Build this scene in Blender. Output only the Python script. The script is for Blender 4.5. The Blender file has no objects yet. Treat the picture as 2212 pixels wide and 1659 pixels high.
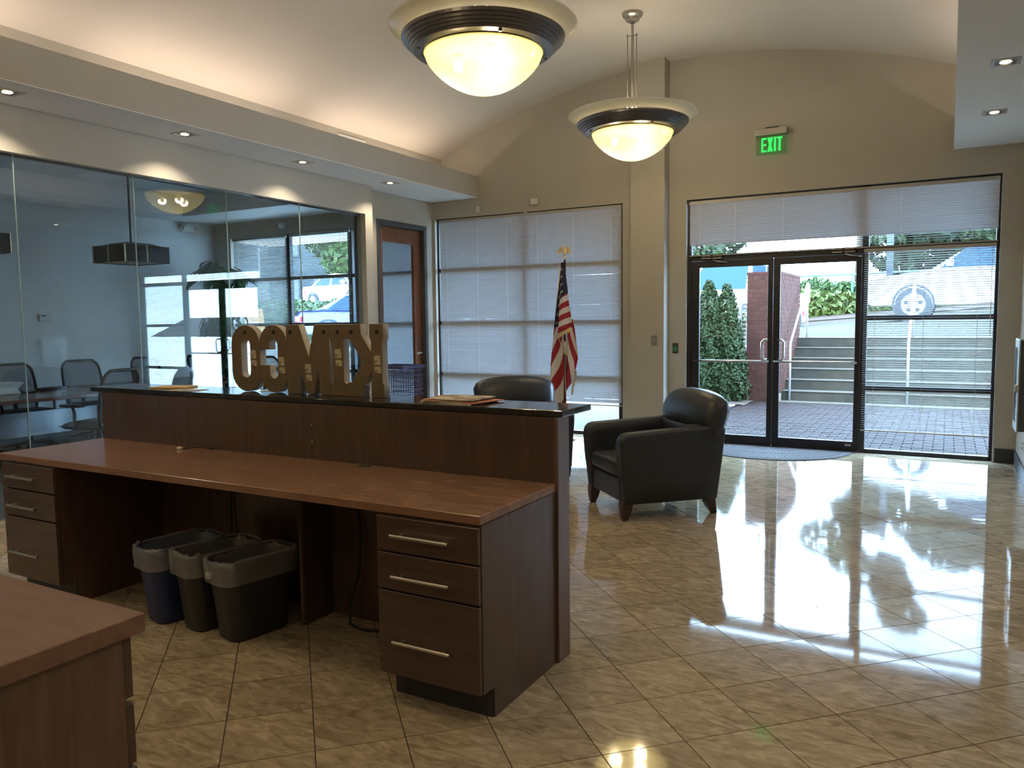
import bpy, bmesh, math, random
from math import sin, cos, pi, radians, sqrt
from mathutils import Vector, Matrix
SC = bpy.context.scene
COL = SC.collection
random.seed(7)
# ------------------------------------------------------------------ camera
CAMH = 1.4401
FPX, YAW, PIT, ROL = 1683.24, 0.5103, -0.0810, -0.0116
fw = Vector((-sin(YAW)*cos(PIT), cos(YAW)*cos(PIT), sin(PIT)))
r0 = Vector((cos(YAW), sin(YAW), 0)); u0 = r0.cross(fw)
rr = r0*cos(ROL)+u0*sin(ROL); uu = -r0*sin(ROL)+u0*cos(ROL)
cd = bpy.data.cameras.new('camera'); cam = bpy.data.objects.new('camera', cd); COL.objects.link(cam)
cd.sensor_width = 36.0; cd.lens = FPX/2212*36.0; cd.clip_start = 0.05; cd.clip_end = 300
M3 = Matrix((rr, uu, -fw)).transposed()
cam.matrix_world = Matrix.Translation((0, 0, CAMH)) @ M3.to_4x4()
SC.camera = cam
# ------------------------------------------------------------------ view and light transport
SC.view_settings.view_transform = 'Standard'; SC.view_settings.look = 'None'
SC.view_settings.exposure = 1.08; SC.view_settings.gamma = 1.0
SC.view_settings.use_curve_mapping = False
SC.cycles.max_bounces = 10; SC.cycles.diffuse_bounces = 4; SC.cycles.glossy_bounces = 5
SC.cycles.transmission_bounces = 6; SC.cycles.transparent_max_bounces = 24
SC.cycles.sample_clamp_indirect = 8.0; SC.cycles.caustics_reflective = True; SC.cycles.caustics_refractive = False
SC.cycles.use_denoising = True
# ------------------------------------------------------------------ world: bright hazy sky
W = bpy.data.worlds.new('sky'); SC.world = W; W.use_nodes = True
nt = W.node_tree; bg = nt.nodes['Background']
bg.inputs[0].default_value = (0.48, 0.72, 1.0, 1); bg.inputs[1].default_value = 17.0
sun_d = bpy.data.lights.new('sun', 'SUN'); sun_d.energy = 2.4; sun_d.angle = radians(12); sun_d.color = (1, .95, .86)
sun = bpy.data.objects.new('sun', sun_d); COL.objects.link(sun)
sun.rotation_euler = (radians(48), 0, radians(-35)); sun.location = (-4, 20, 12)
LAMP_W = 33.0; COVE_W = 4.4; DOWN_W = 24.0
# ------------------------------------------------------------------ constants of the place
D = 8.904                      # inner face of the entrance wall
XL, XR = -6.206, 0.60          # lobby left wall / right wall
HX = -6.036                    # face of the header above the glass partition
GX = -6.10                     # glass partition plane
XC, ZC, RV = -2.74, -3.185, 7.5576   # vault circle
SZ0, SZ1 = 3.055, 3.333        # soffit underside / top of its face
SLX, SRX = -5.454, -0.005      # soffit faces
YB = -4.0
def fy(x, z, Y):               # move a point measured on the wall plane to a parallel plane Y along its sight line
    k = Y/D; return x*k, CAMH+(z-CAMH)*k
# ------------------------------------------------------------------ materials
MATS = {}
def nodes(name):
    m = bpy.data.materials.new(name); m.use_nodes = True
    n = m.node_tree.nodes; return m, n, m.node_tree.links, n['Principled BSDF']
def ramp(n, l, src, c0, c1, p0=.3, p1=.7):
    r = n.new('ShaderNodeValToRGB'); r.color_ramp.elements[0].position = p0; r.color_ramp.elements[1].position = p1
    r.color_ramp.elements[0].color = (*c0, 1); r.color_ramp.elements[1].color = (*c1, 1); l.new(src, r.inputs[0]); return r
def mat(name, c, rough=.6, metal=0., c2=None, scale=8., stretch=(1, 1, 1), detail=4., bump=0., bscale=None, spec=.5, coat=0., croug=.05, coord='Object', rand=0., p0=.3, p1=.7, dist=0.):
    m, n, l, b = nodes(name)
    b.inputs['Roughness'].default_value = rough; b.inputs['Metallic'].default_value = metal
    b.inputs['Specular IOR Level'].default_value = spec
    b.inputs['Coat Weight'].default_value = coat; b.inputs['Coat Roughness'].default_value = croug
    b.inputs['Base Color'].default_value = (*c, 1)
    if c2 or bump:
        tc = n.new('ShaderNodeTexCoord'); mp = n.new('ShaderNodeMapping'); mp.inputs['Scale'].default_value = stretch
        l.new(tc.outputs[coord], mp.inputs['Vector']); vec = mp.outputs[0]
        if rand:
            oi = n.new('ShaderNodeObjectInfo'); mu = n.new('ShaderNodeVectorMath'); mu.operation = 'MULTIPLY_ADD'
            co = n.new('ShaderNodeCombineXYZ')
            for k in range(3): l.new(oi.outputs['Random'], co.inputs[k])
            mu.inputs[1].default_value = (37*rand, 91*rand, 13*rand); l.new(co.outputs[0], mu.inputs[0]); l.new(vec, mu.inputs[2]); vec = mu.outputs[0]
        nz = n.new('ShaderNodeTexNoise'); nz.inputs['Scale'].default_value = scale; nz.inputs['Detail'].default_value = detail
        nz.inputs['Distortion'].default_value = dist
        l.new(vec, nz.inputs['Vector'])
        if c2:
            r = ramp(n, l, nz.outputs['Fac'], c, c2, p0, p1); l.new(r.outputs[0], b.inputs['Base Color'])
        if bump:
            nb = nz
            if bscale:
                nb = n.new('ShaderNodeTexNoise'); nb.inputs['Scale'].default_value = bscale; nb.inputs['Detail'].default_value = 3; l.new(vec, nb.inputs['Vector'])
            bp = n.new('ShaderNodeBump'); bp.inputs['Strength'].default_value = bump; bp.inputs['Distance'].default_value = .01
            l.new(nb.outputs['Fac'], bp.inputs['Height']); l.new(bp.outputs[0], b.inputs['Normal'])
    MATS[name] = m; return m
def glass(name, tint=(.93, .97, .97), ior=1.5, rough=0.):
    m, n, l, b = nodes(name); n.remove(b); out = n['Material Output']
    t = n.new('ShaderNodeBsdfTransparent'); t.inputs[0].default_value = (*tint, 1)
    g = n.new('ShaderNodeBsdfGlossy'); g.inputs['Roughness'].default_value = rough; g.inputs['Color'].default_value = (1, 1, 1, 1)
    ge = n.new('ShaderNodeNewGeometry'); dt = n.new('ShaderNodeVectorMath'); dt.operation = 'DOT_PRODUCT'
    l.new(ge.outputs['Incoming'], dt.inputs[0]); l.new(ge.outputs['Normal'], dt.inputs[1])
    def mth(op, a, c=None):
        q = n.new('ShaderNodeMath'); q.operation = op
        for i, v in enumerate((a, c)):
            if v is None: continue
            if isinstance(v, (int, float)): q.inputs[i].default_value = v
            else: l.new(v, q.inputs[i])
        return q.outputs[0]
    f0 = ((ior-1)/(ior+1))**2; co = mth('ABSOLUTE', dt.outputs['Value'])
    fr = mth('ADD', mth('MULTIPLY', mth('POWER', mth('SUBTRACT', 1.0, co), 5.0), 1-f0), f0); x = n.new('ShaderNodeMixShader')
    l.new(fr, x.inputs[0]); l.new(t.outputs[0], x.inputs[1]); l.new(g.outputs[0], x.inputs[2]); l.new(x.outputs[0], out.inputs[0])
    MATS[name] = m; return m
def emit(name, c, s):
    m, n, l, b = nodes(name); n.remove(b); e = n.new('ShaderNodeEmission'); e.inputs[0].default_value = (*c, 1); e.inputs[1].default_value = s
    l.new(e.outputs[0], n['Material Output'].inputs[0]); MATS[name] = m; return m
def translucent(name, c, tfac=.5, tcol=None, rough=.4, gloss=.05, clear=0.):
    m, n, l, b = nodes(name); n.remove(b)
    d = n.new('ShaderNodeBsdfDiffuse'); d.inputs[0].default_value = (*c, 1)
    t = n.new('ShaderNodeBsdfTranslucent'); t.inputs[0].default_value = (*(tcol or c), 1)
    x = n.new('ShaderNodeMixShader'); x.inputs[0].default_value = tfac; l.new(d.outputs[0], x.inputs[1]); l.new(t.outputs[0], x.inputs[2])
    g = n.new('ShaderNodeBsdfGlossy'); g.inputs['Roughness'].default_value = rough
    y = n.new('ShaderNodeMixShader'); y.inputs[0].default_value = gloss; l.new(x.outputs[0], y.inputs[1]); l.new(g.outputs[0], y.inputs[2])
    o = y
    if clear:
        tr = n.new('ShaderNodeBsdfTransparent'); o = n.new('ShaderNodeMixShader'); o.inputs[0].default_value = clear
        l.new(y.outputs[0], o.inputs[1]); l.new(tr.outputs[0], o.inputs[2])
    l.new(o.outputs[0], n['Material Output'].inputs[0]); MATS[name] = m; return m
mat('wall', (.40, .372, .318), .75, c2=(.42, .39, .335), scale=3, bump=.04, bscale=180, spec=.3)
mat('ceil', (.60, .55, .485), .8, c2=(.62, .57, .505), scale=2, spec=.2)
mat('soffit_under', (.70, .69, .67), .8, c2=(.72, .71, .69), scale=2, spec=.2)
mat('conf_wall', (.66, .67, .66), .75, c2=(.69, .70, .69), scale=3, spec=.3)
mat('panel_tile', (.62, .62, .60), .9, c2=(.55, .55, .54), scale=120)
mat('base_dark', (.030, .030, .034), .45, c2=(.036, .036, .04), scale=20)
mat('bronze', (.022, .022, .026), .38, metal=.35, c2=(.028, .028, .031), scale=15)
mat('grout', (.055, .044, .030), .9, c2=(.07, .055, .04), scale=30)
def tile_mat():
    m, n, l, b = nodes('tile')
    tc = n.new('ShaderNodeTexCoord'); oi = n.new('ShaderNodeObjectInfo'); co = n.new('ShaderNodeCombineXYZ')
    for k in range(2): l.new(oi.outputs['Random'], co.inputs[k])
    mu = n.new('ShaderNodeVectorMath'); mu.operation = 'MULTIPLY_ADD'; mu.inputs[1].default_value = (53, 97, 0)
    l.new(co.outputs[0], mu.inputs[0]); l.new(tc.outputs['Object'], mu.inputs[2])
    mp = n.new('ShaderNodeMapping'); mp.inputs['Scale'].default_value = (1, 2.4, 1); l.new(mu.outputs[0], mp.inputs['Vector'])
    a = n.new('ShaderNodeTexNoise'); a.inputs['Scale'].default_value = 9; a.inputs['Detail'].default_value = 7; a.inputs['Distortion'].default_value = 1.3; l.new(mp.outputs[0], a.inputs['Vector'])
    r = n.new('ShaderNodeValToRGB'); cr = r.color_ramp
    cr.elements[0].position = .30; cr.elements[0].color = (.25, .195, .125, 1); cr.elements[1].position = .72; cr.elements[1].color = (.54, .445, .315, 1)
    e = cr.elements.new(.44); e.color = (.345, .275, .185, 1); e = cr.elements.new(.54); e.color = (.41, .33, .225, 1)
    l.new(a.outputs['Fac'], r.inputs[0])
    v = n.new('ShaderNodeTexNoise'); v.inputs['Scale'].default_value = 26; v.inputs['Detail'].default_value = 3; v.inputs['Distortion'].default_value = 2.5; l.new(mp.outputs[0], v.inputs['Vector'])
    vr = ramp(n, l, v.outputs['Fac'], (.55, .5, .45), (1, 1, 1), .34, .42)
    mx = n.new('ShaderNodeMix'); mx.data_type = 'RGBA'; mx.blend_type = 'MULTIPLY'; mx.inputs[0].default_value = .35
    l.new(r.outputs[0], mx.inputs[6]); l.new(vr.outputs[0], mx.inputs[7])
    hv = n.new('ShaderNodeHueSaturation'); ad = n.new('ShaderNodeMath'); ad.operation = 'MULTIPLY_ADD'; ad.inputs[1].default_value = .22; ad.inputs[2].default_value = .89
    l.new(oi.outputs['Random'], ad.inputs[0]); l.new(ad.outputs[0], hv.inputs['Value']); l.new(mx.outputs[2], hv.inputs['Color']); l.new(hv.outputs[0], b.inputs['Base Color'])
    b.inputs['Roughness'].default_value = .05; b.inputs['IOR'].default_value = 1.68; b.inputs['Specular IOR Level'].default_value = .5
    MATS['tile'] = m
tile_mat()
def wood(name, c0, c1, axis='z', rough=.32, coat=.25, spec=.5, s=1.0):
    st = {'x': (1.2, 14, 14), 'y': (14, 1.2, 14), 'z': (14, 14, 1.2)}[axis]
    mat(name, c0, rough, c2=c1, scale=2.2*s, stretch=st, detail=6, coat=coat, croug=.12, spec=spec, p0=.25, p1=.78, dist=.6, bump=.03)
wood('wood_v', (.058, .034, .026), (.105, .062, .046), 'z')
wood('wood_h', (.058, .034, .026), (.100, .060, .045), 'x')
wood('wood_end', (.095, .056, .042), (.165, .100, .074), 'z')
mat('wood_top', (.20, .108, .068), .2, c2=(.29, .162, .102), scale=1.6, stretch=(2.5, 9, 9), detail=6, coat=.15, croug=.08, dist=1.2)
mat('wood_cred', (.165, .092, .066), .33, c2=(.235, .135, .098), scale=1.6, stretch=(2.5, 9, 9), detail=6, dist=1.2)
wood('wood_door', (.14, .055, .026), (.22, .09, .042), 'z')
wood('leg_wood', (.030, .012, .010), (.055, .020, .016), 'z')
mat('granite', (.010, .010, .011), .07, c2=(.030, .030, .031), scale=160, detail=2, spec=.5)
mat('leather', (.022, .026, .036), .36, c2=(.029, .034, .045), scale=6, bump=.12, bscale=140, spec=.45)
mat('steel', (.58, .55, .50), .28, metal=1., c2=(.50, .47, .43), scale=30, stretch=(1, 1, 8))
mat('brass', (.62, .50, .30), .3, metal=1.)
mat('black_plastic', (.014, .014, .016), .42, c2=(.018, .018, .02), scale=40)
mat('dark_bin', (.020, .020, .021), .45, c2=(.026, .026, .027), scale=30, bump=.05, bscale=200)
mat('blue_bin', (.012, .026, .105), .42, c2=(.015, .031, .12), scale=30, bump=.05, bscale=200)
translucent('liner', (.75, .75, .75), .35, rough=.2, gloss=.16, clear=.72)
mat('white_plastic', (.62, .62, .60), .45, c2=(.58, .58, .56), scale=12)
mat('crate_blue', (.045, .055, .14), .4, c2=(.055, .065, .16), scale=20)
mat('cardboard', (.13, .095, .06), .85, c2=(.16, .115, .073), scale=25, bump=.05, bscale=90)
mat('letter_edge', (.42, .39, .35), .7, c2=(.46, .43, .385), scale=25)
mat('sticker', (.50, .44, .32), .7, c2=(.25, .21, .15), scale=34, stretch=(1, 1, 3), detail=1, p0=.50, p1=.62)
mat('ink', (.012, .012, .014), .6)
mat('paper', (.66, .63, .55), .7, c2=(.58, .54, .46), scale=6)
mat('paper_red', (.50, .10, .06), .55, c2=(.62, .22, .14), scale=9)
mat('paper_print', (.60, .55, .42), .5, c2=(.22, .16, .13), scale=14, p0=.45, p1=.6, detail=2)
mat('manila', (.55, .38, .17), .7, c2=(.60, .42, .20), scale=6)
mat('cable', (.008, .008, .008), .5)
mat('cloth_mesh', (.030, .032, .036), .8, c2=(.045, .048, .053), scale=200)
translucent('mesh_back', (.045, .048, .055), .3, clear=.38, gloss=.02)
mat('mat_rug', (.060, .055, .060), .95, c2=(.085, .078, .085), scale=60, bump=.4, bscale=220)
mat('table_wood', (.075, .028, .020), .25, c2=(.12, .05, .034), scale=2, stretch=(9, 1.5, 9), coat=.3)
mat('carpet', (.09, .10, .105), .95, c2=(.12, .135, .14), scale=90, bump=.3, bscale=300)
mat('metal_frame', (.052, .052, .056), .45, c2=(.06, .06, .063), scale=20)
translucent('blind', (.46, .425, .375), .06, tcol=(.33, .42, .54), rough=.35, gloss=.06)  # bluish translucency stands in for daylight bouncing between opaque slats
mat('blind_rail', (.36, .34, .31), .4, c2=(.40, .38, .35), scale=20)
mat('cord', (.55, .54, .52), .7)
glass('pane_out', (.93, .96, .97)); glass('pane_door', (.96, .98, .985)); glass('partition', (.90, .95, .96)); glass('pane_in', (.93, .95, .95))
mat('edge_glass', (.38, .52, .50), .12, spec=.8)
# ------------------------------------------------------------------ mesh builder
class MB:
    def __init__(s): s.v = []; s.f = []
    def add(s, vs, fs):
        o = len(s.v); s.v += [tuple(p) for p in vs]; s.f += [tuple(i+o for i in f) for f in fs]; return s
    def box(s, x0, x1, y0, y1, z0, z1):
        return s.add([(x0,y0,z0),(x1,y0,z0),(x1,y1,z0),(x0,y1,z0),(x0,y0,z1),(x1,y0,z1),(x1,y1,z1),(x0,y1,z1)],
                     [(0,3,2,1),(4,5,6,7),(0,1,5,4),(1,2,6,5),(2,3,7,6),(3,0,4,7)])
    def cyl(s, p0, p1, r0, r1=None, n=12, cap=True):
        p0 = Vector(p0); p1 = Vector(p1); r1 = r0 if r1 is None else r1; d = (p1-p0).normalized()
        a = d.orthogonal().normalized(); b = d.cross(a); vs = []
        for p, r in ((p0, r0), (p1, r1)):
            for k in range(n): t = 2*pi*k/n; vs.append(p+a*(r*cos(t))+b*(r*sin(t)))
        fs = [(k, (k+1) % n, n+(k+1) % n, n+k) for k in range(n)]
        if cap: fs += [tuple(range(n-1, -1, -1)), tuple(range(n, 2*n))]
        return s.add(vs, fs)
    def tube(s, pts, r, n=8, closed=False):
        pts = [Vector(p) for p in pts]; m = len(pts); rs = r if isinstance(r, (list, tuple)) else [r]*m; prev = None; vs = []
        for i, p in enumerate(pts):
            d = ((pts[(i+1) % m] if (closed or i < m-1) else p)-(pts[i-1] if (closed or i > 0) else p)).normalized()
            a = (prev-d*prev.dot(d)) if prev is not None else d.orthogonal()
            if a.length < 1e-6: a = d.orthogonal()
            a.normalize(); b = d.cross(a); prev = a
            for k in range(n): t = 2*pi*k/n; vs.append(p+a*(rs[i]*cos(t))+b*(rs[i]*sin(t)))
        fs = []
        for i in range(m if closed else m-1):
            j = (i+1) % m
            fs += [(i*n+k, i*n+(k+1) % n, j*n+(k+1) % n, j*n+k) for k in range(n)]
        if not closed: fs += [tuple(range(n-1, -1, -1)), tuple(range((m-1)*n, m*n))]
        return s.add(vs, fs)
    def lathe(s, prof, c=(0, 0, 0), n=48, sx=1., sy=1.):
        vs = []; m = len(prof)
        for (r, z) in prof:
            for k in range(n): t = 2*pi*k/n; vs.append((c[0]+r*cos(t)*sx, c[1]+r*sin(t)*sy, c[2]+z))
        fs = [(i*n+k, i*n+(k+1) % n, (i+1)*n+(k+1) % n, (i+1)*n+k) for i in range(m-1) for k in range(n)]
        return s.add(vs, fs)
    def loft(s, secs, cap=True, closed=True):
        n = len(secs[0]); vs = [p for q in secs for p in q]
        fs = [(i*n+k, i*n+(k+1) % n, (i+1)*n+(k+1) % n, (i+1)*n+k) for i in range(len(secs)-1) for k in range(n if closed else n-1)]
        if cap: fs += [tuple(range(n-1, -1, -1)), tuple(range((len(secs)-1)*n, len(secs)*n))]
        return s.add(vs, fs)
    def prism(s, poly, lo, hi, ax='y'):
        n = len(poly)
        P = {'y': lambda a, b, t: (a, t, b), 'x': lambda a, b, t: (t, a, b), 'z': lambda a, b, t: (a, b, t)}[ax]
        return s.add([P(a, b, lo) for a, b in poly]+[P(a, b, hi) for a, b in poly],
                     [(k, (k+1) % n, n+(k+1) % n, n+k) for k in range(n)]+[tuple(range(n-1, -1, -1)), tuple(range(n, 2*n))])
    def grid(s, f, nu, nv):
        return s.add([f(i/nu, j/nv) for i in range(nu+1) for j in range(nv+1)],
                     [(i*(nv+1)+j, (i+1)*(nv+1)+j, (i+1)*(nv+1)+j+1, i*(nv+1)+j+1) for i in range(nu) for j in range(nv)])
    def mesh(s, name, m=None, smooth=False, fix=True):
        me = bpy.data.meshes.new(name); me.from_pydata(s.v, [], s.f)
        if fix:
            b = bmesh.new(); b.from_mesh(me); bmesh.ops.recalc_face_normals(b, faces=b.faces); b.to_mesh(me); b.free()
        if m: me.materials.append(MATS[m])
        if smooth:
            for p in me.polygons: p.use_smooth = True
        me.update(); return me
    def build(s, name, m, parent=None, smooth=False, bevel=0., seg=2, subd=0, solid=0., angle=None, fix=True):
        return link(name, s.mesh(name, m, smooth, fix), parent, bevel, seg, subd, solid, angle)
def link(name, me, parent=None, bevel=0., seg=2, subd=0, solid=0., angle=None):
    o = bpy.data.objects.new(name, me); COL.objects.link(o)
    if parent is not None: o.parent = parent
    if solid: md = o.modifiers.new('solid', 'SOLIDIFY'); md.thickness = solid; md.offset = 0
    if bevel: md = o.modifiers.new('bevel', 'BEVEL'); md.width = bevel; md.segments = seg; md.limit_method = 'ANGLE'; md.angle_limit = radians(35 if angle is None else angle)
    if subd: md = o.modifiers.new('sub', 'SUBSURF'); md.levels = subd; md.render_levels = subd
    return o
def empty(name, loc=(0, 0, 0), rz=0.):
    o = bpy.data.objects.new(name, None); COL.objects.link(o); o.location = loc; o.rotation_euler = (0, 0, rz); o.empty_display_size = .1; return o
def tag(o, label, cat, group=None, kind=None):
    o['label'] = label; o['category'] = cat
    if group: o['group'] = group
    if kind: o['kind'] = kind
    return o
def struct(o, label, cat): return tag(o, label, cat, None, 'structure')
def copy_tree(o, parent=None):
    c = o.copy(); COL.objects.link(c); c.parent = parent
    for ch in list(o.children):
        if ch.parent is o: copy_tree(ch, c)
    return c
def part(name, m, parent, *boxes, bevel=0., seg=2):
    b = MB()
    for q in boxes: b.box(*q)
    return b.build(name, m, parent, bevel=bevel, seg=seg)
def wall_with_holes(b, x0, x1, z0, z1, holes, put):
    xs = sorted({x0, x1, *[h[0] for h in holes], *[h[1] for h in holes]}); zs = sorted({z0, z1, *[h[2] for h in holes], *[h[3] for h in holes]})
    for i in range(len(xs)-1):
        j = 0
        while j < len(zs)-1:
            def solid(j): return not any(h[0] <= (xs[i]+xs[i+1])/2 <= h[1] and h[2] <= (zs[j]+zs[j+1])/2 <= h[3] for h in holes)
            if solid(j):
                k = j
                while k+1 < len(zs)-1 and solid(k+1): k += 1
                put(xs[i], xs[i+1], zs[j], zs[k+1]); j = k+1
            else: j += 1
def area(name, loc, sx, sy, power, color, rot=(0, 0, 0), parent=None):
    d = bpy.data.lights.new(name, 'AREA'); d.shape = 'RECTANGLE'; d.size = sx; d.size_y = sy; d.energy = power; d.color = color
    o = bpy.data.objects.new(name, d); COL.objects.link(o); o.location = loc; o.rotation_euler = rot; o.parent = parent; return o
def point(name, loc, power, color, r, parent=None):
    d = bpy.data.lights.new(name, 'POINT'); d.energy = power; d.color = color; d.shadow_soft_size = r
    o = bpy.data.objects.new(name, d); COL.objects.link(o); o.location = loc; o.parent = parent; return o
def spot(name, loc, power, color, ang, r=.03, parent=None):
    d = bpy.data.lights.new(name, 'SPOT'); d.energy = power; d.color = color; d.spot_size = radians(ang); d.spot_blend = .6; d.shadow_soft_size = r
    o = bpy.data.objects.new(name, d); COL.objects.link(o); o.location = loc; o.parent = parent; return o
WARM = (1.0, .86, .64); WARM2 = (1.0, .81, .64)
# ================================================================== THE SHELL
ZR = 4.75; DB = 9.09
# entrance wall with its three openings
STF = (-2.663, .411, 0., 2.795); LWN = (-6.161, -3.442, .0, 2.824); CWN = (-10.17, -6.30, .0, 2.81)
b = MB(); wall_with_holes(b, -10.75, .80, -.25, ZR, [STF, LWN, CWN], lambda a, c, z0, z1: b.box(a, c, D, DB, z0, z1))
struct(b.build('wall_entrance', 'wall'), 'taupe painted end wall with the glass entrance doors and windows', 'wall')
b = MB(); b.box(-3.273, -2.867, 8.72, D, 0, 4.45)
struct(b.build('trim_1', 'wall'), 'taupe square pilaster between the blind covered window and entrance', 'pilaster')
b = MB(); b.box(XR, XR+.15, YB, D, -.05, ZR); struct(b.build('wall_right', 'wall'), 'taupe side wall on the far right by the entrance', 'wall')
b = MB(); b.box(-10.75, .80, YB-.15, YB, -.05, ZR); struct(b.build('wall_back', 'wall'), 'taupe wall behind the viewpoint', 'wall')
# left side: header, pier and wall with wooden door
DOOR = (7.709, 8.743, 0., 2.714)
b = MB()
b.box(-6.165, HX, 1.0, 7.29, 2.715, SZ0+.02)               # header
b.box(-6.165, HX, 7.29, 7.425, 0, SZ0+.02)                 # pier
b.box(-6.165, HX, YB, 1.0, 0, SZ0+.02)
struct(b.build('wall_left', 'wall'), 'taupe header and pier framing the long glass partition', 'wall')
b = MB(); wall_with_holes(b, 7.425, D, 0, SZ0+.02, [DOOR], lambda a, c, z0, z1: b.box(XL-.12, XL, a, c, z0, z1))
b.box(XL-.12, HX-.06, 7.425, 7.44, 0, SZ0+.02)
struct(b.build('wall_left_recess', 'wall'), 'short taupe wall around the brown framed wooden door', 'wall')
b = MB(); b.box(-6.30, -6.04, YB, D, SZ0+.1, ZR); struct(b.build('wall_cove', 'wall'), 'narrow beige wall strip rising behind the left cove', 'wall')
# soffits with cove troughs
b = MB(); b.box(-6.30, SLX-.05, YB, D, SZ0+.006, SZ0+.05); b.box(SLX-.05, SLX, YB, D, SZ0+.006, SZ1)
struct(b.build('trim_2', 'wall'), 'long taupe soffit face above the glass partition on the left', 'soffit')
b = MB(); b.box(-6.30, SLX, YB, D, SZ0, SZ0+.006); struct(b.build('ceiling_soffit_left', 'soffit_under'), 'pale flat underside of the left soffit with recessed lights', 'soffit')
b = MB(); b.box(SRX+.05, XR, YB, D, SZ0+.006, SZ0+.05); b.box(SRX, SRX+.05, YB, D, SZ0+.006, SZ1)
struct(b.build('trim_3', 'wall'), 'right soffit face along the far right side', 'soffit')
b = MB(); b.box(SRX, XR, YB, D, SZ0, SZ0+.006); struct(b.build('ceiling_soffit_right', 'soffit_under'), 'pale flat underside of the right soffit at top right', 'soffit')
# vault
b = MB(); N = 48; a0 = math.asin((-6.05-XC)/RV); a1 = math.asin((XR+.02-XC)/RV)
def va(i, off): a = a0+(a1-a0)*i/N; return (XC+(RV+off)*sin(a), ZC+(RV+off)*cos(a))
secs = []
ring = [va(i, 0) for i in range(N+1)]+[va(i, .10) for i in range(N, -1, -1)]
b.loft([[(x, YB, z) for x, z in ring], [(x, D, z) for x, z in ring]])
o = b.build('ceiling', 'ceil', smooth=True); md = o.modifiers.new('es', 'EDGE_SPLIT'); md.split_angle = radians(40)
struct(o, 'curved vaulted plaster ceiling glowing warm along its edges', 'ceiling')
b = MB(); b.box(-10.85, .85, YB-.2, DB, ZR, ZR+.1); struct(b.build('roof', 'conf_wall'), 'added unseen roof slab blocking the sky above the vaulted ceiling', 'roof')  # unseen slab added so no sky light leaks into the rooms
# cove lamps (fluorescent strips hidden in the troughs)
for (x, lab, side) in ((-5.77, 'left', 1), (.30, 'right', -1)):
    t = empty('cove_lamp', (x, 2.4, SZ0+.05)); tag(t, 'hidden warm strip lamp lying in the %s cove trough' % lab, 'lamp')
    MB().box(-.05, .05, -6.2, 6.3, 0, .03).build('channel', 'white_plastic', t)
    for k in range(5): area('cove_light', (0, -5.0+k*2.5, .05), .05, 2.0, COVE_W*(1.0 if side > 0 else .8), WARM2, (pi, radians(-8*side), 0), t)
# unseen canopy added outside to keep sky light off the upper blinds
struct(MB().box(-11.0, .85, DB, DB+1.5, 2.86, 3.06).build('canopy', 'conf_wall'), 'added unseen flat canopy shading the blinds above the entrance', 'canopy')
# ---- conference room shell
CX = -10.56
b = MB(); b.box(CX-.15, CX, -.2, D, -.05, ZR); struct(b.build('wall_conference', 'conf_wall'), 'blue grey back wall of the meeting room behind the glass', 'wall')
b = MB(); b.box(CX, -6.165, -.2, -.05, -.05, 3.6); struct(b.build('wall_conference_near', 'conf_wall'), 'near end wall of the meeting room', 'wall')
b = MB(); b.box(CX, -10.05, -.05, D, 3.05, 3.5); b.box(-10.05, -6.30, 7.93, D, 3.05, 3.5)
struct(b.build('ceiling_bulkhead', 'conf_wall'), 'dropped bulkhead around the meeting room ceiling', 'ceiling')
g = MB().box(CX, -6.17, -.05, D, 3.375, 3.40).build('ceiling_conference', 'conf_wall'); struct(g, 'suspended panel ceiling of the meeting room', 'ceiling')
pm = MB().box(-.605, .605, -.30, .30, 0, .018).mesh('ceiling_panel', 'panel_tile')
for i in range(3):
    for j in range(9):
        o = link('ceiling_panel', pm, g); o.location = (-9.43+i*1.22, 7.62-j*.61, 3.356)
b = MB(); b.box(CX, XL-.0, -.05, D, -.05, -.002); struct(b.build('floor_conference', 'carpet'), 'dark grey green carpet of the meeting room', 'carpet')
# ---- lobby floor: slab with individually laid diagonal tiles
fl = MB().box(XL, XR, YB, D+.03, -.05, -.0035).build('floor', 'grout'); struct(fl, 'polished beige brown stone floor tiles laid on the diagonal', 'floor')
HD = .305/sqrt(2); G0 = (-1.1774, 2.9479)
def proj(p):
    v = Vector(p)-Vector((0, 0, CAMH)); d = v.dot(fw)
    if d < .1: return None
    return (1106+FPX*v.dot(rr)/d, 829.5-FPX*v.dot(uu)/d, d)
def blocked(p):
    for (x0, x1, y0, y1, z0, z1) in ((-4.5, -1.39, 2.30, 2.97, .12, 1.05), (-3.5, -1.65, .5, 1.1, 0, .76)):
        c = Vector((0, 0, CAMH)); d = Vector(p)-c; t0, t1 = 0., 1.
        for k, (lo, hi) in enumerate(((x0, x1), (y0, y1), (z0, z1))):
            if abs(d[k]) < 1e-9: continue
            a, e = (lo-c[k])/d[k], (hi-c[k])/d[k]; t0 = max(t0, min(a, e)); t1 = min(t1, max(a, e))
        if t0 < t1: return True
    return False
def clip(poly, f):
    out = []
    for i in range(len(poly)):
        a, c = poly[i], poly[(i+1) % len(poly)]; fa, fc = f(a), f(c)
        if fa >= 0: out.append(a)
        if fa*fc < 0: t = fa/(fa-fc); out.append((a[0]+(c[0]-a[0])*t, a[1]+(c[1]-a[1])*t))
    return out
tiles = []; full = []
gh = HD-.0028
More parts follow.
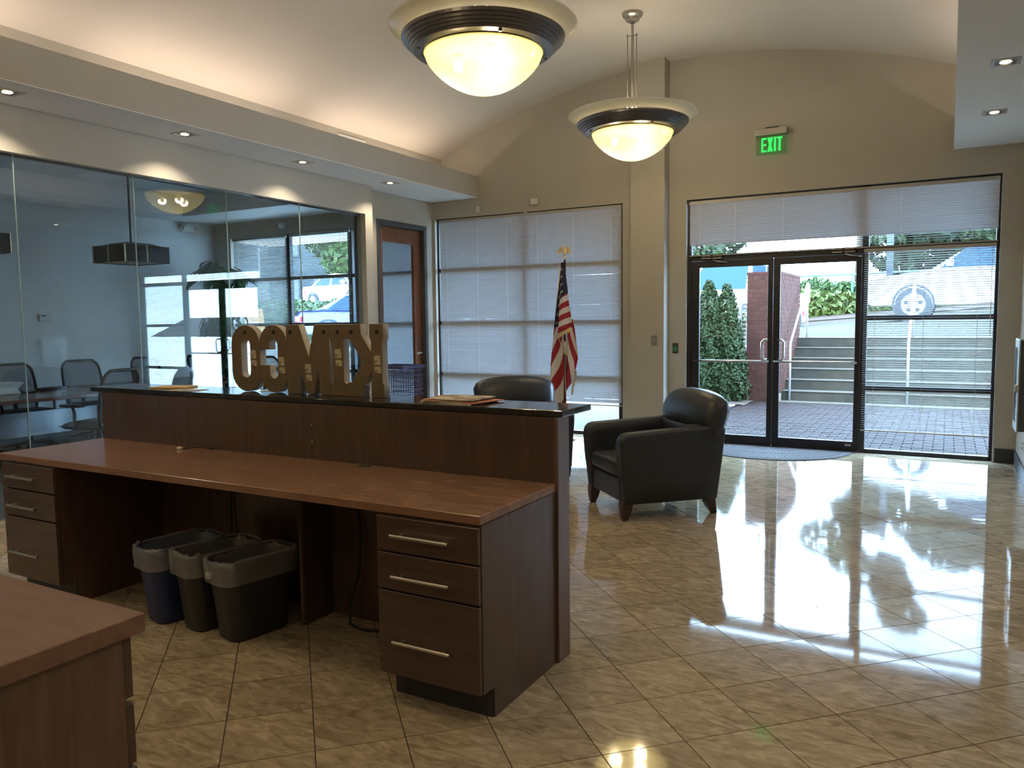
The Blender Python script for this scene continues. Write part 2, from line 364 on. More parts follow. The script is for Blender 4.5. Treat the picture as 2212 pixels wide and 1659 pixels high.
for i in range(-30, 20):
    for j in range(-40, 40):
        if (i+j) % 2 == 0: continue
        cx, cy = G0[0]+i*HD, G0[1]+j*HD
        poly = [(cx-gh, cy), (cx, cy-gh), (cx+gh, cy), (cx, cy+gh)]
        for f in (lambda p: p[0]-XL, lambda p: XR-p[0], lambda p: p[1]-YB, lambda p: D+.02-p[1]):
            poly = clip(poly, f)
            if not poly: break
        if len(poly) < 3: continue
        q = proj((cx, cy, 0)); ins = q and -60 < q[0] < 2272 and q[1] < 1719 and not blocked((cx, cy, 0))
        tiles.append((q[2] if ins else 1e9, cx, cy, poly))
tiles.sort(key=lambda t: t[0])
tm = MB().add([(-gh, 0, 0), (0, -gh, 0), (gh, 0, 0), (0, gh, 0), (-gh, 0, -.003), (0, -gh, -.003), (gh, 0, -.003), (0, gh, -.003)],
              [(0, 1, 2, 3), (4, 5, 1, 0), (5, 6, 2, 1), (6, 7, 3, 2), (7, 4, 0, 3)]).mesh('tile', 'tile')
rest = MB(); cnt = 0
for d, cx, cy, poly in tiles:
    if cnt < 300 and d < 1e8:
        if len(poly) == 4 and abs(poly[0][0]-(cx-gh)) < 1e-6 and abs(poly[2][0]-(cx+gh)) < 1e-6:
            o = link('tile', tm, fl)
        else:
            p2 = [(x-cx, y-cy) for x, y in poly]; o = MB().prism(p2, -.003, 0, 'z').build('tile', 'tile', fl)
        o.location = (cx, cy, 0); o.rotation_euler = (random.gauss(0, .0007), random.gauss(0, .0007), 0); cnt += 1
    else: rest.prism(poly, -.003, 0, 'z')
o = rest.build('tile_field', 'tile', fl); o['kind'] = 'stuff'
# ---- baseboards
bh = .14
def bb(name, lab, *boxes):
    m = MB()
    for q in boxes: m.box(*q)
    struct(m.build(name, 'base_dark', bevel=.006), lab, 'baseboard')
bb('baseboard_right', 'dark baseboard along the right wall', (XR-.014, XR, YB, D, 0, bh))
bb('baseboard_entrance', 'dark baseboard beside the entrance glazing', (.425, XR-.014, D-.014, D, 0, bh), (-2.867, -2.68, D-.014, D, 0, bh), (-3.43, -3.273, D-.014, D, 0, bh), (-3.287, -2.853, 8.706, 8.72, 0, bh), (-2.867, -2.853, 8.72, D, 0, bh))
bb('baseboard_left', 'dark baseboard below the wall by the wooden door', (XL, XL+.014, 7.44, 7.70, 0, bh), (XL, XL+.014, 8.75, D, 0, bh), (HX, HX+.014, 7.29, 7.425, 0, bh))
# ================================================================== GLAZING
YF0, YF1 = 8.952, 9.02        # frame depth
YG = 8.985
kf = YF0/D
def fx(x): return x*kf
def fz(z): return CAMH+(z-CAMH)*kf if z > .03 else z
def bar(b, x0, x1, z0, z1, y0=YF0, y1=YF1): return b.box(fx(x0), fx(x1), y0, y1, fz(z0), fz(z1))
def pane(parent, x0, x1, z0, z1, m='pane_out', y=YG): return MB().box(fx(x0), fx(x1), y, y+.006, fz(z0), fz(z1)).build('pane', m, parent)
def mull(parent, x0, x1, z0, z1, name='mullion'): return bar(MB(), x0, x1, z0, z1).build(name, 'bronze', parent, bevel=.003, seg=1)
# storefront frame with sidelight and transom
w = empty('window_1', (0, 0, 0)); struct(w, 'dark bronze storefront frame with transom and tall sidelight around the doors', 'window')
for q in ((-2.72, -2.600, 0, 2.82), (-.802, -.7415, 0, 2.76), (.379, .45, 0, 2.82)): mull(w, *q)
for q in ((-2.60, .379, 2.760, 2.82), (-2.60, -.802, 2.095, 2.165), (-.7415, .379, 2.115, 2.165), (-.7415, .379, 1.402, 1.446), (-.7415, .379, .669, .717), (-.7415, .379, 0, .050), (-2.60, -.802, 0, .008)): mull(w, *q, name='rail')
pane(w, -2.60, -.802, 2.165, 2.76); pane(w, -.7415, .379, 2.165, 2.76)
for z0, z1 in ((.05, .669), (.717, 1.402), (1.446, 2.115)): pane(w, -.7415, .379, z0, z1)
mull(w, -.802, -.7415, 2.76, 2.82, name='rail')
# two door leaves
def leaf(name, lab, x0, x1, g0, g1, hs):
    d = empty(name); struct(d, lab, 'door')
    for q in ((x0, g0), (g1, x1)): bar(MB(), *q, .010, 2.092, 8.962, 9.006).build('stile', 'bronze', d, bevel=.003, seg=1)
    bar(MB(), g0, g1, .010, .1166, 8.962, 9.006).build('bottom_rail', 'bronze', d); bar(MB(), g0, g1, 2.018, 2.092, 8.962, 9.006).build('top_rail', 'bronze', d)
    pane(d, g0, g1, .1166, 2.018, 'pane_door')
    # push bar on the room side
    b = MB(); y = 8.905; z = .957
    b.cyl((fx(g0-.05), y, z), (fx(g1+.03), y, z), .011, n=10)
    for x in (g0-.02, g1+.01): b.cyl((fx(x), y, z), (fx(x), 8.964, z), .009, n=8)
    b.build('push_bar', 'steel', d, smooth=True)
    # pull handle on the street side
    hx = fx(hs); s = 1 if hs > -1.7 else -1; b = MB(); y1 = 9.055
    b.tube([(hx, 9.0, .995), (hx, y1-.03, .995), (hx, y1, 1.02), (hx, y1, 1.165), (hx, y1-.03, 1.19), (hx, 9.0, 1.19)], .011)
    b.build('pull_handle', 'black_plastic', d, smooth=True)
    b = MB(); hh = fx((hs)); b.tube([(hh, 8.965, .975), (hh+s*.05, 8.93, .975), (hh+s*.075, 8.925, 1.0), (hh+s*.075, 8.925, 1.17), (hh+s*.05, 8.93, 1.195), (hh, 8.965, 1.195)], .0115)
    b.build('door_handle', 'steel', d, smooth=True)
    return d
l1 = leaf('door_1', 'left leaf of the dark glass entrance doors', -2.598, -1.694, -2.510, -1.748, -1.725)
l2 = leaf('door_2', 'right leaf of the dark glass entrance doors', -1.689, -.805, -1.617, -.8565, -1.640)
MB().box(fx(-.93), fx(-.87), 8.958, 8.963, .060, .082).build('maker_plate', 'steel', l2)
for d, x0 in ((l1, -2.48), (l2, -1.10)):
    b = MB(); b.box(fx(x0), fx(x0+.24), 8.915, 8.957, 2.105, 2.165); o = b.build('closer', 'black_plastic', d, bevel=.006)
    for k in range(2):
        for zz in (2.118, 2.150): MB().box(fx(x0+.01+k*.125), fx(x0+.105+k*.125), 8.913, 8.916, zz, zz+.006).build('trim_strip', 'steel', o)
    MB().tube([(fx(x0+.13), 8.93, 2.105), (fx(x0+.18), 8.925, 2.085), (fx(x0+.29), 8.94, 2.07)], .008).build('arm', 'steel', o, smooth=True)
# left window
w = empty('window_2'); struct(w, 'wide dark framed window hidden behind a closed grey blind', 'window')
for q in ((-6.20, -6.10, 0, 2.85), (-4.80, -4.745, .05, 2.78), (-3.49, -3.40, 0, 2.85)): mull(w, *q)
RZ = ((.0, .05), (.700, .754), (1.400, 1.446), (2.105, 2.155), (2.785, 2.85))
for x0, x1 in ((-6.10, -4.80), (-4.745, -3.49)):
    for z0, z1 in RZ: mull(w, x0, x1, z0, z1, name='rail')
    for k in range(4): pane(w, x0, x1, RZ[k][1], RZ[k+1][0])
# conference windows (three bays)
w = empty('window_3'); struct(w, 'dark framed three bay window of the meeting room', 'window')
MX = ((-10.21, -10.12), (-8.965, -8.875), (-7.72, -7.64), (-6.34, -6.26))
for a, c in MX: mull(w, a, c, 0, 2.85)
for k in range(3):
    x0, x1 = MX[k][1], MX[k+1][0]
    for z0, z1 in RZ: mull(w, x0, x1, z0, z1, name='rail')
    for q in range(4): pane(w, x0, x1, RZ[q][1], RZ[q+1][0])
# ---- venetian blinds: every slat is a piece of its own
SLW = .025
def slat_mesh(L, ang, thick=.0006):
    b = MB(); n = 4; vs = []; ca, sa = cos(ang), sin(ang)
    for x in (-L/2, L/2):
        for i in range(n+1):
            t = (i/n-.5)*SLW; h = .0022*(1-(2*i/n-1)**2)
            vs.append((x, t*ca-h*sa, t*sa+h*ca))
    b.add(vs, [(i, i+1, n+2+i, n+1+i) for i in range(n)])
    return b.mesh('slat', 'blind', smooth=True, fix=False)
def blind(label, x0, x1, ztop, zbot, angf, Y=8.928, pitch=.0229, cords=(), wand=None, sag=0.):
    t = empty('venetian_blind', ((x0+x1)/2, Y, zbot)); tag(t, label, 'blind', 'grey venetian blinds in the windows')
    L = x1-x0; H = ztop-zbot
    MB().box(-L/2, L/2, -.02, .02, H-.038, H).build('head_rail', 'blind_rail', t, bevel=.003, seg=1)
    MB().box(-L/2, L/2, -.012, .012, 0, .014).build('bottom_rail', 'blind_rail', t, bevel=.003, seg=1)
    n = int((H-.038-.02)/pitch); cache = {}
    for k in range(n):
        z = H-.050-k*pitch; a = angf(k, n); key = round(a, 2)
        if key not in cache: cache[key] = slat_mesh(L-.006, a)
        o = link('slat', cache[key], t); o.location = (random.uniform(-.001, .001), 0, z); o.rotation_euler = (random.gauss(0, .02), random.gauss(0, .0003), 0)
    for c in cords:
        MB().box(c*L-.0016, c*L+.0016, -.0135, -.0122, .01, H-.03).build('ladder_cord', 'cord', t)
    if wand is not None: MB().cyl((wand*L, -.025, H-.04), (wand*L+.004, -.03, H-wand_len(H)), .0035, n=6).build('tilt_wand', 'white_plastic', t)
    return t
def wand_len(H): return min(.9, H*.6)
CL = radians(-70)
blind('closed grey blind over the short transom above the entrance doors', -2.63, .395, 2.772, 2.150, lambda k, n: radians(-8) if k > n-5 else CL, cords=(-.46, -.33, -.16, .05, .22, .43))
blind('open venetian blind over the tall sidelight right of the doors', -.785, .385, 2.140, .240, lambda k, n: radians(-19), Y=8.925, cords=(-.40, -.02, .38), wand=.47)
blind('wide closed grey blind behind the flag', -6.10, -3.462, 2.812, .378, lambda k, n: radians(-69), cords=(-.455, -.27, -.10, .07, .26, .45), wand=-.485)
blind('half open blind behind the tall plant in the meeting room', -10.13, -8.955, 2.80, .10, lambda k, n: radians(-42), cords=(-.4, 0, .4), Y=8.925)
blind('open blind with trees and cars showing through in the meeting room', -8.885, -7.69, 2.80, .10, lambda k, n: radians(-8), cords=(-.44, .35), Y=8.925)
blind('closed blind seen through the glass of the wooden door', -7.62, -6.32, 2.80, .12, lambda k, n: CL, cords=(-.4, .35), Y=8.925)
# ---- glass partition
gp = empty('glass_partition', (GX, 0, 0)); tag(gp, 'long frameless glass partition in front of the meeting room', 'partition')
ys = [1.0, 2.372, 3.352, 4.330, 5.312, 6.285, 7.287]
for k in range(6):
    o = MB().box(-.006, .006, ys[k]+.002, ys[k+1]-.002, .012, 2.712).build('pane', 'partition', gp)
    MB().box(-.0062, .0062, ys[k+1]-.0048, ys[k+1]-.0022, .012, 2.712).build('polished_edge', 'edge_glass', o)
MB().box(-.02, .02, 1.0, 7.287, 0, .014).build('floor_channel', 'steel', gp); MB().box(-.02, -.007, 1.0, 7.287, 2.695, 2.7145).build('head_channel', 'base_dark', gp)
# ---- wooden door with glass
d = empty('door_3', (XL, 0, 0)); struct(d, 'brown wooden door with a tall glass panel in a grey steel frame', 'door')
b = MB(); b.box(-.12, .012, 7.700, 7.765, 0, 2.72); b.box(-.12, .012, 8.690, 8.752, 0, 2.72); b.box(-.12, .012, 7.765, 8.690, 2.655, 2.72)
b.build('frame', 'metal_frame', d, bevel=.003, seg=1)
x0, x1 = -.105, -.06
b = MB(); b.box(x0, x1, 7.768, 7.885, .01, 2.652); b.box(x0, x1, 8.545, 8.687, .01, 2.652); b.box(x0, x1, 7.885, 8.545, 2.46, 2.652); b.box(x0, x1, 7.885, 8.545, .01, .26)
b.build('leaf', 'wood_door', d, bevel=.002, seg=1)
MB().box(-.085, -.079, 7.885, 8.545, .26, 2.46).build('pane', 'pane_in', d)
b = MB(); b.cyl((-.06, 8.62, 1.02), (-.01, 8.62, 1.02), .011); b.cyl((-.01, 8.62, 1.02), (-.01, 8.51, 1.02), .010); b.cyl((-.062, 8.62, 1.02), (-.055, 8.62, 1.02), .028)
b.build('door_handle', 'steel', d, smooth=True)
# ================================================================== LAMPS AND WALL DEVICES
def bowl_mat():
    m, n, l, b = nodes('bowl'); n.remove(b)
    d = n.new('ShaderNodeBsdfDiffuse'); d.inputs[0].default_value = (.030, .027, .018, 1)
    t = n.new('ShaderNodeBsdfTranslucent'); t.inputs[0].default_value = (.060, .054, .034, 1)
    x = n.new('ShaderNodeMixShader'); x.inputs[0].default_value = .5; l.new(d.outputs[0], x.inputs[1]); l.new(t.outputs[0], x.inputs[2])
    e = n.new('ShaderNodeEmission'); e.inputs[0].default_value = (1.0, .77, .22, 1); 
    tc = n.new('ShaderNodeTexCoord'); sp = n.new('ShaderNodeSeparateXYZ'); l.new(tc.outputs['Object'], sp.inputs[0]); cx = n.new('ShaderNodeCombineXYZ'); l.new(sp.outputs[0], cx.inputs[0]); l.new(sp.outputs[1], cx.inputs[1])
    ln = n.new('ShaderNodeVectorMath'); ln.operation = 'LENGTH'; l.new(cx.outputs[0], ln.inputs[0])
    mr = n.new('ShaderNodeMapRange'); mr.interpolation_type = 'SMOOTHSTEP'; mr.inputs[1].default_value = .08; mr.inputs[2].default_value = .38; mr.inputs[3].default_value = 1.0; mr.inputs[4].default_value = .52
    l.new(ln.outputs['Value'], mr.inputs[0]); l.new(mr.outputs[0], e.inputs[1])
    a = n.new('ShaderNodeAddShader'); l.new(x.outputs[0], a.inputs[0]); l.new(e.outputs[0], a.inputs[1])
    tr = n.new('ShaderNodeBsdfTransparent'); tr.inputs[0].default_value = (1, .93, .76, 1); w = n.new('ShaderNodeMixShader'); w.inputs[0].default_value = .15; l.new(a.outputs[0], w.inputs[1]); l.new(tr.outputs[0], w.inputs[2])
    g = n.new('ShaderNodeBsdfGlossy'); g.inputs['Roughness'].default_value = .12
    y = n.new('ShaderNodeMixShader'); y.inputs[0].default_value = .04; l.new(w.outputs[0], y.inputs[1]); l.new(g.outputs[0], y.inputs[2])
    l.new(y.outputs[0], n['Material Output'].inputs[0]); MATS['bowl'] = m
bowl_mat()
translucent('frost', (.62, .60, .52), .55, tcol=(.95, .90, .72), rough=.2, gloss=.06, clear=.12)
mat('lamp_bronze', (.115, .105, .10), .33, metal=.75, c2=(.13, .12, .115), scale=20)
mat('lamp_pan', (.16, .14, .09), .8)
mat('lamp_nickel', (.42, .40, .36), .35, metal=.9)
emit('bulb_glow', (1.0, .80, .45), 9.0)
def pendant(y, zb, label):
    t = empty('pendant_lamp', (XC, y, zb)); tag(t, label, 'lamp', 'round bowl pendant lamps')
    prof = [(.0, 0)]+[(.395*k/16, .258*(.55*(k/16)**2+.45*(1-sqrt(max(0, 1-(k/16)**2))))) for k in range(1, 17)]
    MB().lathe(prof, n=56).build('bowl', 'bowl', t, smooth=True)
    ring = [(.385, .250), (.385, .268), (.405, .272), (.41, .262), (.462, .268), (.468, .283), (.48, .286), (.485, .300), (.497, .303), (.502, .317), (.514, .320), (.519, .335), (.536, .340), (.540, .358), (.50, .372), (.44, .372), (.385, .36), (.385, .268)]
    MB().lathe(ring, n=64).build('metal_ring', 'lamp_bronze', t, smooth=False)
    MB().lathe([(0, .2645), (.384, .2645)], n=48).build('reflector', 'lamp_pan', t)
    disc = [(.47, .388), (.55, .402), (.615, .426), (.622, .430), (.618, .436), (.55, .410), (.47, .396)]
    MB().lathe(disc, n=72).build('glass_rim', 'frost', t, smooth=True)
    zt = sqrt(RV**2)+ZC-zb
    for k in range(4):
        a = pi/4+k*pi/2
        MB().cyl((.43*cos(a), .43*sin(a), .255), (.43*cos(a), .43*sin(a), .27), .012, n=8).build('screw', 'black_plastic', t)
    b = MB(); b.cyl((0, 0, .27), (0, 0, zt-.05), .013)
    for k in range(3): a = radians(40+120*k); b.cyl((.43*cos(a), .43*sin(a), .36), (.055*cos(a), .055*sin(a), .46), .006, n=6)
    b.build('stem', 'lamp_nickel', t, smooth=True)
    for k in range(3):
        a = radians(100+120*k); b = MB(); b.cyl((.05*cos(a), .05*sin(a), .44), (.05*cos(a), .05*sin(a), zt-.20), .005, n=8); b.cyl((0, 0, zt-.215), (.06*cos(a), .06*sin(a), zt-.215), .006, n=6)
        b.build('rod', 'lamp_nickel', t, smooth=True)
    MB().lathe([(0, zt-.09), (.035, zt-.09), (.045, zt-.075), (.065, zt-.07), (.072, zt-.045), (.095, zt-.03), (.10, zt-.004), (0, zt-.004)], n=32).build('ceiling_canopy', 'lamp_nickel', t, smooth=False)
    for k in range(3):
        a = radians(200+120*k); s = MB().lathe([(0, .15), (.025, .155), (.035, .18), (.03, .22), (.0, .235)], c=(.17*cos(a), .17*sin(a), 0), n=12).build('bulb', 'bulb_glow', t, smooth=True)
        point('lamp_light', (.17*cos(a), .17*sin(a), .17), LAMP_W/3*5.2, WARM, .045, t)
        point('lamp_uplight', (.17*cos(a), .17*sin(a), .40), LAMP_W/3*.32, WARM, .05, t)
    return t
pendant(4.56, 2.943, 'large near pendant lamp with glowing bowl and bronze ring')
pendant(7.35, 2.983, 'farther pendant lamp hanging on thin rods near the exit sign')
pendant(1.77, 2.95, 'nearest pendant lamp above the back counter outside the view')
pendant(-1.02, 2.95, 'added unseen rear pendant lamp behind the viewpoint')  # unseen lamp added as warm fill for the foreground
# recessed square downlights
def downlight(x, y, label, p=DOWN_W):
    t = empty('downlight', (x, y, SZ0)); tag(t, label, 'downlight', 'recessed downlights in the soffits')
    b = MB(); b.box(-.085, -.06, -.085, .085, -.004, 0); b.box(.06, .085, -.085, .085, -.004, 0); b.box(-.06, .06, -.085, -.06, -.004, 0); b.box(-.06, .06, .06, .085, -.004, 0)
    b.build('trim', 'lamp_nickel', t)
    MB().box(-.06, .06, -.06, .06, -.0015, -.0005).build('recess', 'lamp_bronze', t)
    MB().lathe([(0, -.006), (.028, -.0055), (.034, -.002)], n=24).build('lens', 'bulb_glow', t, smooth=True)
    spot('down_light', (0, 0, -.012), p, WARM, 125, .03, t)
for y, l in ((3.135, 'recessed downlight at the left edge of the left soffit'), (4.572, 'second recessed downlight from the left in the left soffit'), (5.964, 'third recessed downlight from the left in the left soffit'), (7.371, 'recessed downlight in the left soffit nearest the wooden door')): downlight(-5.722, y, l)
downlight(.270, 6.035, 'upper recessed downlight in the right soffit', DOWN_W*.3); downlight(.270, 7.454, 'lower recessed downlight in the right soffit nearest the entrance', DOWN_W*.2)
for y, l in ((1.7, 'out of view beside the near worktop'), (.25, 'level with the viewpoint'), (-1.2, 'just behind the viewpoint'), (-2.7, 'close to the wall behind the viewpoint')):  # unseen downlights added to brighten the desk and near floor
    downlight(-5.722, y, 'added left soffit downlight '+l); downlight(.270, y, 'added right soffit downlight '+l, DOWN_W*.55)
downlight(.270, 3.17, 'right soffit downlight just outside the view near the desk end', DOWN_W*.55); downlight(.270, 4.60, 'right soffit downlight just above the picture edge', DOWN_W*.55)
# air vent / box lying on the cove wall
t = MB().box(-6.04, -6.028, 6.86, 7.33, 3.40, 3.56).build('cove_vent', 'white_plastic', bevel=.004); tag(t, 'pale flat vent cover behind the left soffit edge', 'vent')
# exit sign
E = empty('exit_sign', (-1.725, D-.06, 3.19)); tag(E, 'green lit exit sign with brushed metal top on the end wall', 'sign')
glass('exit_acrylic', (.80, .93, .82)); emit('exit_green', (.04, .62, .10), .75)
MB().box(-.165, .165, -.035, .06, .205, .275).build('housing', 'lamp_nickel', E, bevel=.004)
MB().box(-.06, .08, -.01, .06, .275, .292).build('mount', 'black_plastic', E)
MB().box(-.160, .160, 0, .008, 0, .205).build('acrylic_panel', 'exit_acrylic', E, bevel=.003)
lw = .020; H = .150
def ext(name, polys, xo):
    b = MB()
    for p in polys: b.prism([(x+xo, z+.032) for x, z in p], -.0035, -.0005, 'y')
    b.build(name, 'exit_green', E)
R = lambda a, c, d, e: [(a, d), (c, d), (c, e), (a, e)]
ext('letter_e', [R(0, lw, 0, H), R(lw, .055, 0, lw), R(lw, .052, H/2-lw/2, H/2+lw/2), R(lw, .055, H-lw, H)], -.100)
ext('letter_x', [[(0, 0), (.026, 0), (.060, H), (.034, H)], [(.034, 0), (.060, 0), (.026, H), (0, H)]], -.038)
ext('letter_i', [R(0, .024, 0, H)], .030)
ext('letter_t', [R(.016, .040, 0, H), R(0, .056, H-lw, H)], .062)
# sensors, switch, button
s = MB().box(-5.49, -5.438, D-.03, D, 2.872, 2.952).build('motion_sensor', 'white_plastic', bevel=.012, seg=3); tag(s, 'small white upright sensor by the soffit end', 'sensor')
t = empty('motion_sensor', (-4.617, D, 2.938)); tag(t, 'white wide motion sensor above the closed window blind', 'sensor')
MB().box(-.05, .05, -.05, 0, -.04, .04).build('housing', 'white_plastic', t, bevel=.014, seg=3); MB().box(-.03, .03, -.052, -.04, -.035, -.005).build('lens', 'paper', t)
t = empty('light_switch', (-3.044*8.72/D, 8.72, 1.192)); tag(t, 'brushed metal light switch plate on the pilaster', 'switch')
MB().box(-.036, .036, -.006, 0, -.058, .058).build('plate', 'lamp_nickel', t, bevel=.003); MB().box(-.006, .006, -.018, -.004, -.012, .012).build('toggle', 'white_plastic', t, bevel=.002)
t = empty('door_button', (-2.785, D, 1.098)); tag(t, 'grey wall plate with a square green door release button', 'button')
mat('green_button', (.02, .16, .06), .3, c2=(.03, .2, .08), scale=30)
MB().box(-.035, .035, -.008, 0, -.06, .06).build('plate', 'metal_frame', t, bevel=.003); MB().box(-.024, .024, -.022, -.006, -.038, .016).build('push_button', 'green_button', t, bevel=.004)
# extinguisher cabinet on the right wall
t = empty('extinguisher_cabinet', (XR, 7.45, .52)); tag(t, 'shallow metal cabinet mounted on the right wall near the frame edge', 'cabinet')
MB().box(-.10, 0, -.19, .19, 0, .72).build('body', 'metal_frame', t, bevel=.004)
dd = MB().box(-.112, -.10, -.20, .20, -.01, .73).build('door', 'steel', t, bevel=.005); MB().box(-.114, -.111, -.14, .14, .06, .66).build('window', 'pane_in', dd)
MB().box(-.13, -.11, -.185, -.165, .31, .37).build('latch', 'brass', dd, bevel=.004)
for i, z in enumerate((.90, .30)):
    t = empty('wall_outlet', (XR, 8.05, z)); tag(t, ('white wall outlet mounted high', 'white wall outlet mounted low')[i]+' on the right wall', 'outlet')
    MB().box(-.006, 0, -.036, .036, -.058, .058).build('plate', 'white_plastic', t, bevel=.002)
    for q in (-.022, .022): MB().box(-.009, -.005, -.014, .014, q-.013, q+.013).build('socket', 'black_plastic', t, bevel=.003)
# meeting room wall devices
t = empty('thermostat', (CX, 6.09, 1.55)); tag(t, 'pale thermostat on the meeting room back wall', 'thermostat')
MB().box(0, .025, -.085, .085, -.045, .045).build('case', 'white_plastic', t, bevel=.006); MB().box(.024, .027, -.06, .0, .02, .035).build('display', 'metal_frame', t)
t = empty('emergency_light', (CX, 8.40, 2.95)); tag(t, 'white emergency light high on the meeting room wall corner', 'light')
MB().box(0, .08, -.16, .16, -.06, .06).build('case', 'white_plastic', t, bevel=.012)
for q in (-.11, .11): MB().cyl((.08, q, .0), (.11, q, -.01), .035, n=14).build('lamp_head', 'paper', t)
t = MB().box(-9.05, -8.94, D-.05, D, 2.90, 2.98).build('motion_sensor', 'white_plastic', bevel=.012); tag(t, 'white sensor above the meeting room window', 'sensor')
# square drum lamps of the meeting room
mat('drum_cloth', (.035, .03, .033), .85, c2=(.045, .04, .043), scale=120)
def drum(x, y, label):
    t = empty('drum_lamp', (x, y, 2.19)); tag(t, label, 'lamp', 'square drum lamps of the meeting room')
    h = .30; H = .20
    for k in range(4):
        a = k*pi/2
        o = MB().box(-h, h, -h, -h+.006, 0, H).build('shade_panel', 'drum_cloth', t); o.rotation_euler = (0, 0, a)
        for q in ((-h-.004, -h+.016), (-.012, .006)):
            o = MB().box(q[0], q[1], -h-.006, -h, -.003, H+.003).build('brass_strip', 'brass', t); o.rotation_euler = (0, 0, a)
    MB().box(-h+.01, h-.01, -h+.01, h-.01, .01, .016).build('diffuser', 'frost', t)
    MB().loft([[(-.15, -.15, H+.04), (.15, -.15, H+.04), (.15, .15, H+.04), (-.15, .15, H+.04)], [(-.26, -.26, H), (.26, -.26, H), (.26, .26, H), (-.26, .26, H)]]).build('top_cap', 'metal_frame', t)
    MB().cyl((0, 0, H+.03), (0, 0, 3.355-2.19), .012).build('stem', 'metal_frame', t)
drum(-8.72, 6.12, 'square dark drum lamp with brass strips behind the glass'); drum(-8.72, 4.25, 'second square drum lamp cut by the left picture edge')
# ================================================================== RECEPTION DESK
DX0, DX1, DY0, DY1, PY1, DZ = -4.424, -1.399, 2.260, 2.862, 2.967, .7653
b = MB().box(DX0, DX1, DY0, DY1-.001, DZ-.034, DZ); tag(b.build('desk_worktop', 'wood_top', bevel=.0025, seg=1), 'long glossy brown worktop of the reception desk', 'worktop')
t = empty('reception_screen', (0, 0, 0)); tag(t, 'tall dark wood back screen of the reception desk', 'screen')
MB().box(DX0, -1.404, DY1, PY1, 0, 1.040).build('panel_core', 'wood_v', t); MB().box(-1.404, -1.388, DY1-.002, PY1+.001, 0, 1.041).build('end_strip', 'wood_end', t, bevel=.001, seg=1)
for z in (.937, .853): MB().cyl((-2.741, DY1+.001, z), (-2.741, DY1-.004, z), .006, n=10).build('screw', 'steel', t)
MB().box(-2.665, -2.640, 2.66, DY1, 0, DZ-.036).build('support_gable', 'wood_v', t, bevel=.02)
tag(MB().box(-4.547, -1.372, 2.868, 3.168, 1.0415, 1.0685).build('transaction_counter', 'granite', bevel=.004), 'black polished stone counter top on the reception desk', 'counter')
def handle(parent, x, y, z, L=.255):
    b = MB(); b.cyl((x-L/2, y-.032, z), (x+L/2, y-.032, z), .0065, n=12)
    for q in (-.095, .095): b.cyl((x+q, y, z), (x+q, y-.032, z), .005, n=8)
    b.build('handle', 'steel', parent, smooth=False)
def pedestal(x0, x1, label, side):
    t = empty('drawer_pedestal', (x0, DY0, 0)); tag(t, label, 'drawer cabinet', 'drawer pedestals of the reception desk'); w = x1-x0; dp = DY1-DY0
    MB().prism([(.012, .115), (.09, .115), (.09, 0), (dp-.004, 0), (dp-.004, DZ-.036), (.012, DZ-.036)], 0, w, 'x').build('body', 'wood_v', t)
    MB().box(.008, w-.008, .083, .090, 0, .114).build('toe_kick', 'base_dark', t)
    for z0, z1 in ((.118, .438), (.446, .584), (.592, .722)):
        d = MB().box(.002, w-.003, -.008, .011, z0, z1).build('drawer_front', 'wood_h', t, bevel=.0015, seg=1); handle(d, w/2-.01 if side else w/2-.02, -.008, {.118: .258, .446: .506, .592: .660}[z0])
pedestal(-1.852, -1.401, 'drawer pedestal under the right end of the reception desk', 1); pedestal(-4.385, -3.915, 'drawer pedestal under the left end of the reception desk', 0)
t = empty('cable_grommet', (-2.379, 2.816, DZ)); tag(t, 'small round cable grommet in the desk worktop', 'grommet')
MB().lathe([(.032, 0), (.032, .003), (.022, .004), (.020, .0005)], n=24).build('ring', 'lamp_bronze', t, smooth=True); MB().lathe([(0, .001), (.021, .001)], n=20).build('cap', 'black_plastic', t)
t = empty('loose_cable', (0, 0, 0)); tag(t, 'short black cable with pale plug lying on the worktop', 'cable')
MB().tube([(-3.60, 2.775, DZ+.007), (-3.55, 2.80, DZ+.012), (-3.50, 2.835, DZ+.012), (-3.46, 2.835, DZ+.006), (-3.44, 2.842, DZ+.005)], .004).build('cord', 'cable', t, smooth=True)
MB().box(-3.632, -3.602, 2.758, 2.778, DZ+.001, DZ+.014).build('plug', 'paper', t, bevel=.003)
tag(MB().tube([(-3.30, 2.855, .70), (-3.33, 2.85, .5), (-3.32, 2.84, .3), (-3.36, 2.82, .1), (-3.40, 2.76, .012)], .005).build('hanging_cord', 'cable', smooth=True), 'thin black cord hanging down inside the left knee space', 'cord')
tag(MB().tube([(-2.46, 2.855, .55), (-2.43, 2.84, .45), (-2.43, 2.82, .25), (-2.48, 2.80, .08), (-2.44, 2.76, .012), (-2.36, 2.74, .010), (-2.2, 2.78, .010), (-1.95, 2.76, .010)], .006).build('power_cord', 'cable', smooth=True), 'black power cord drooping to the floor in the right knee space', 'cord')
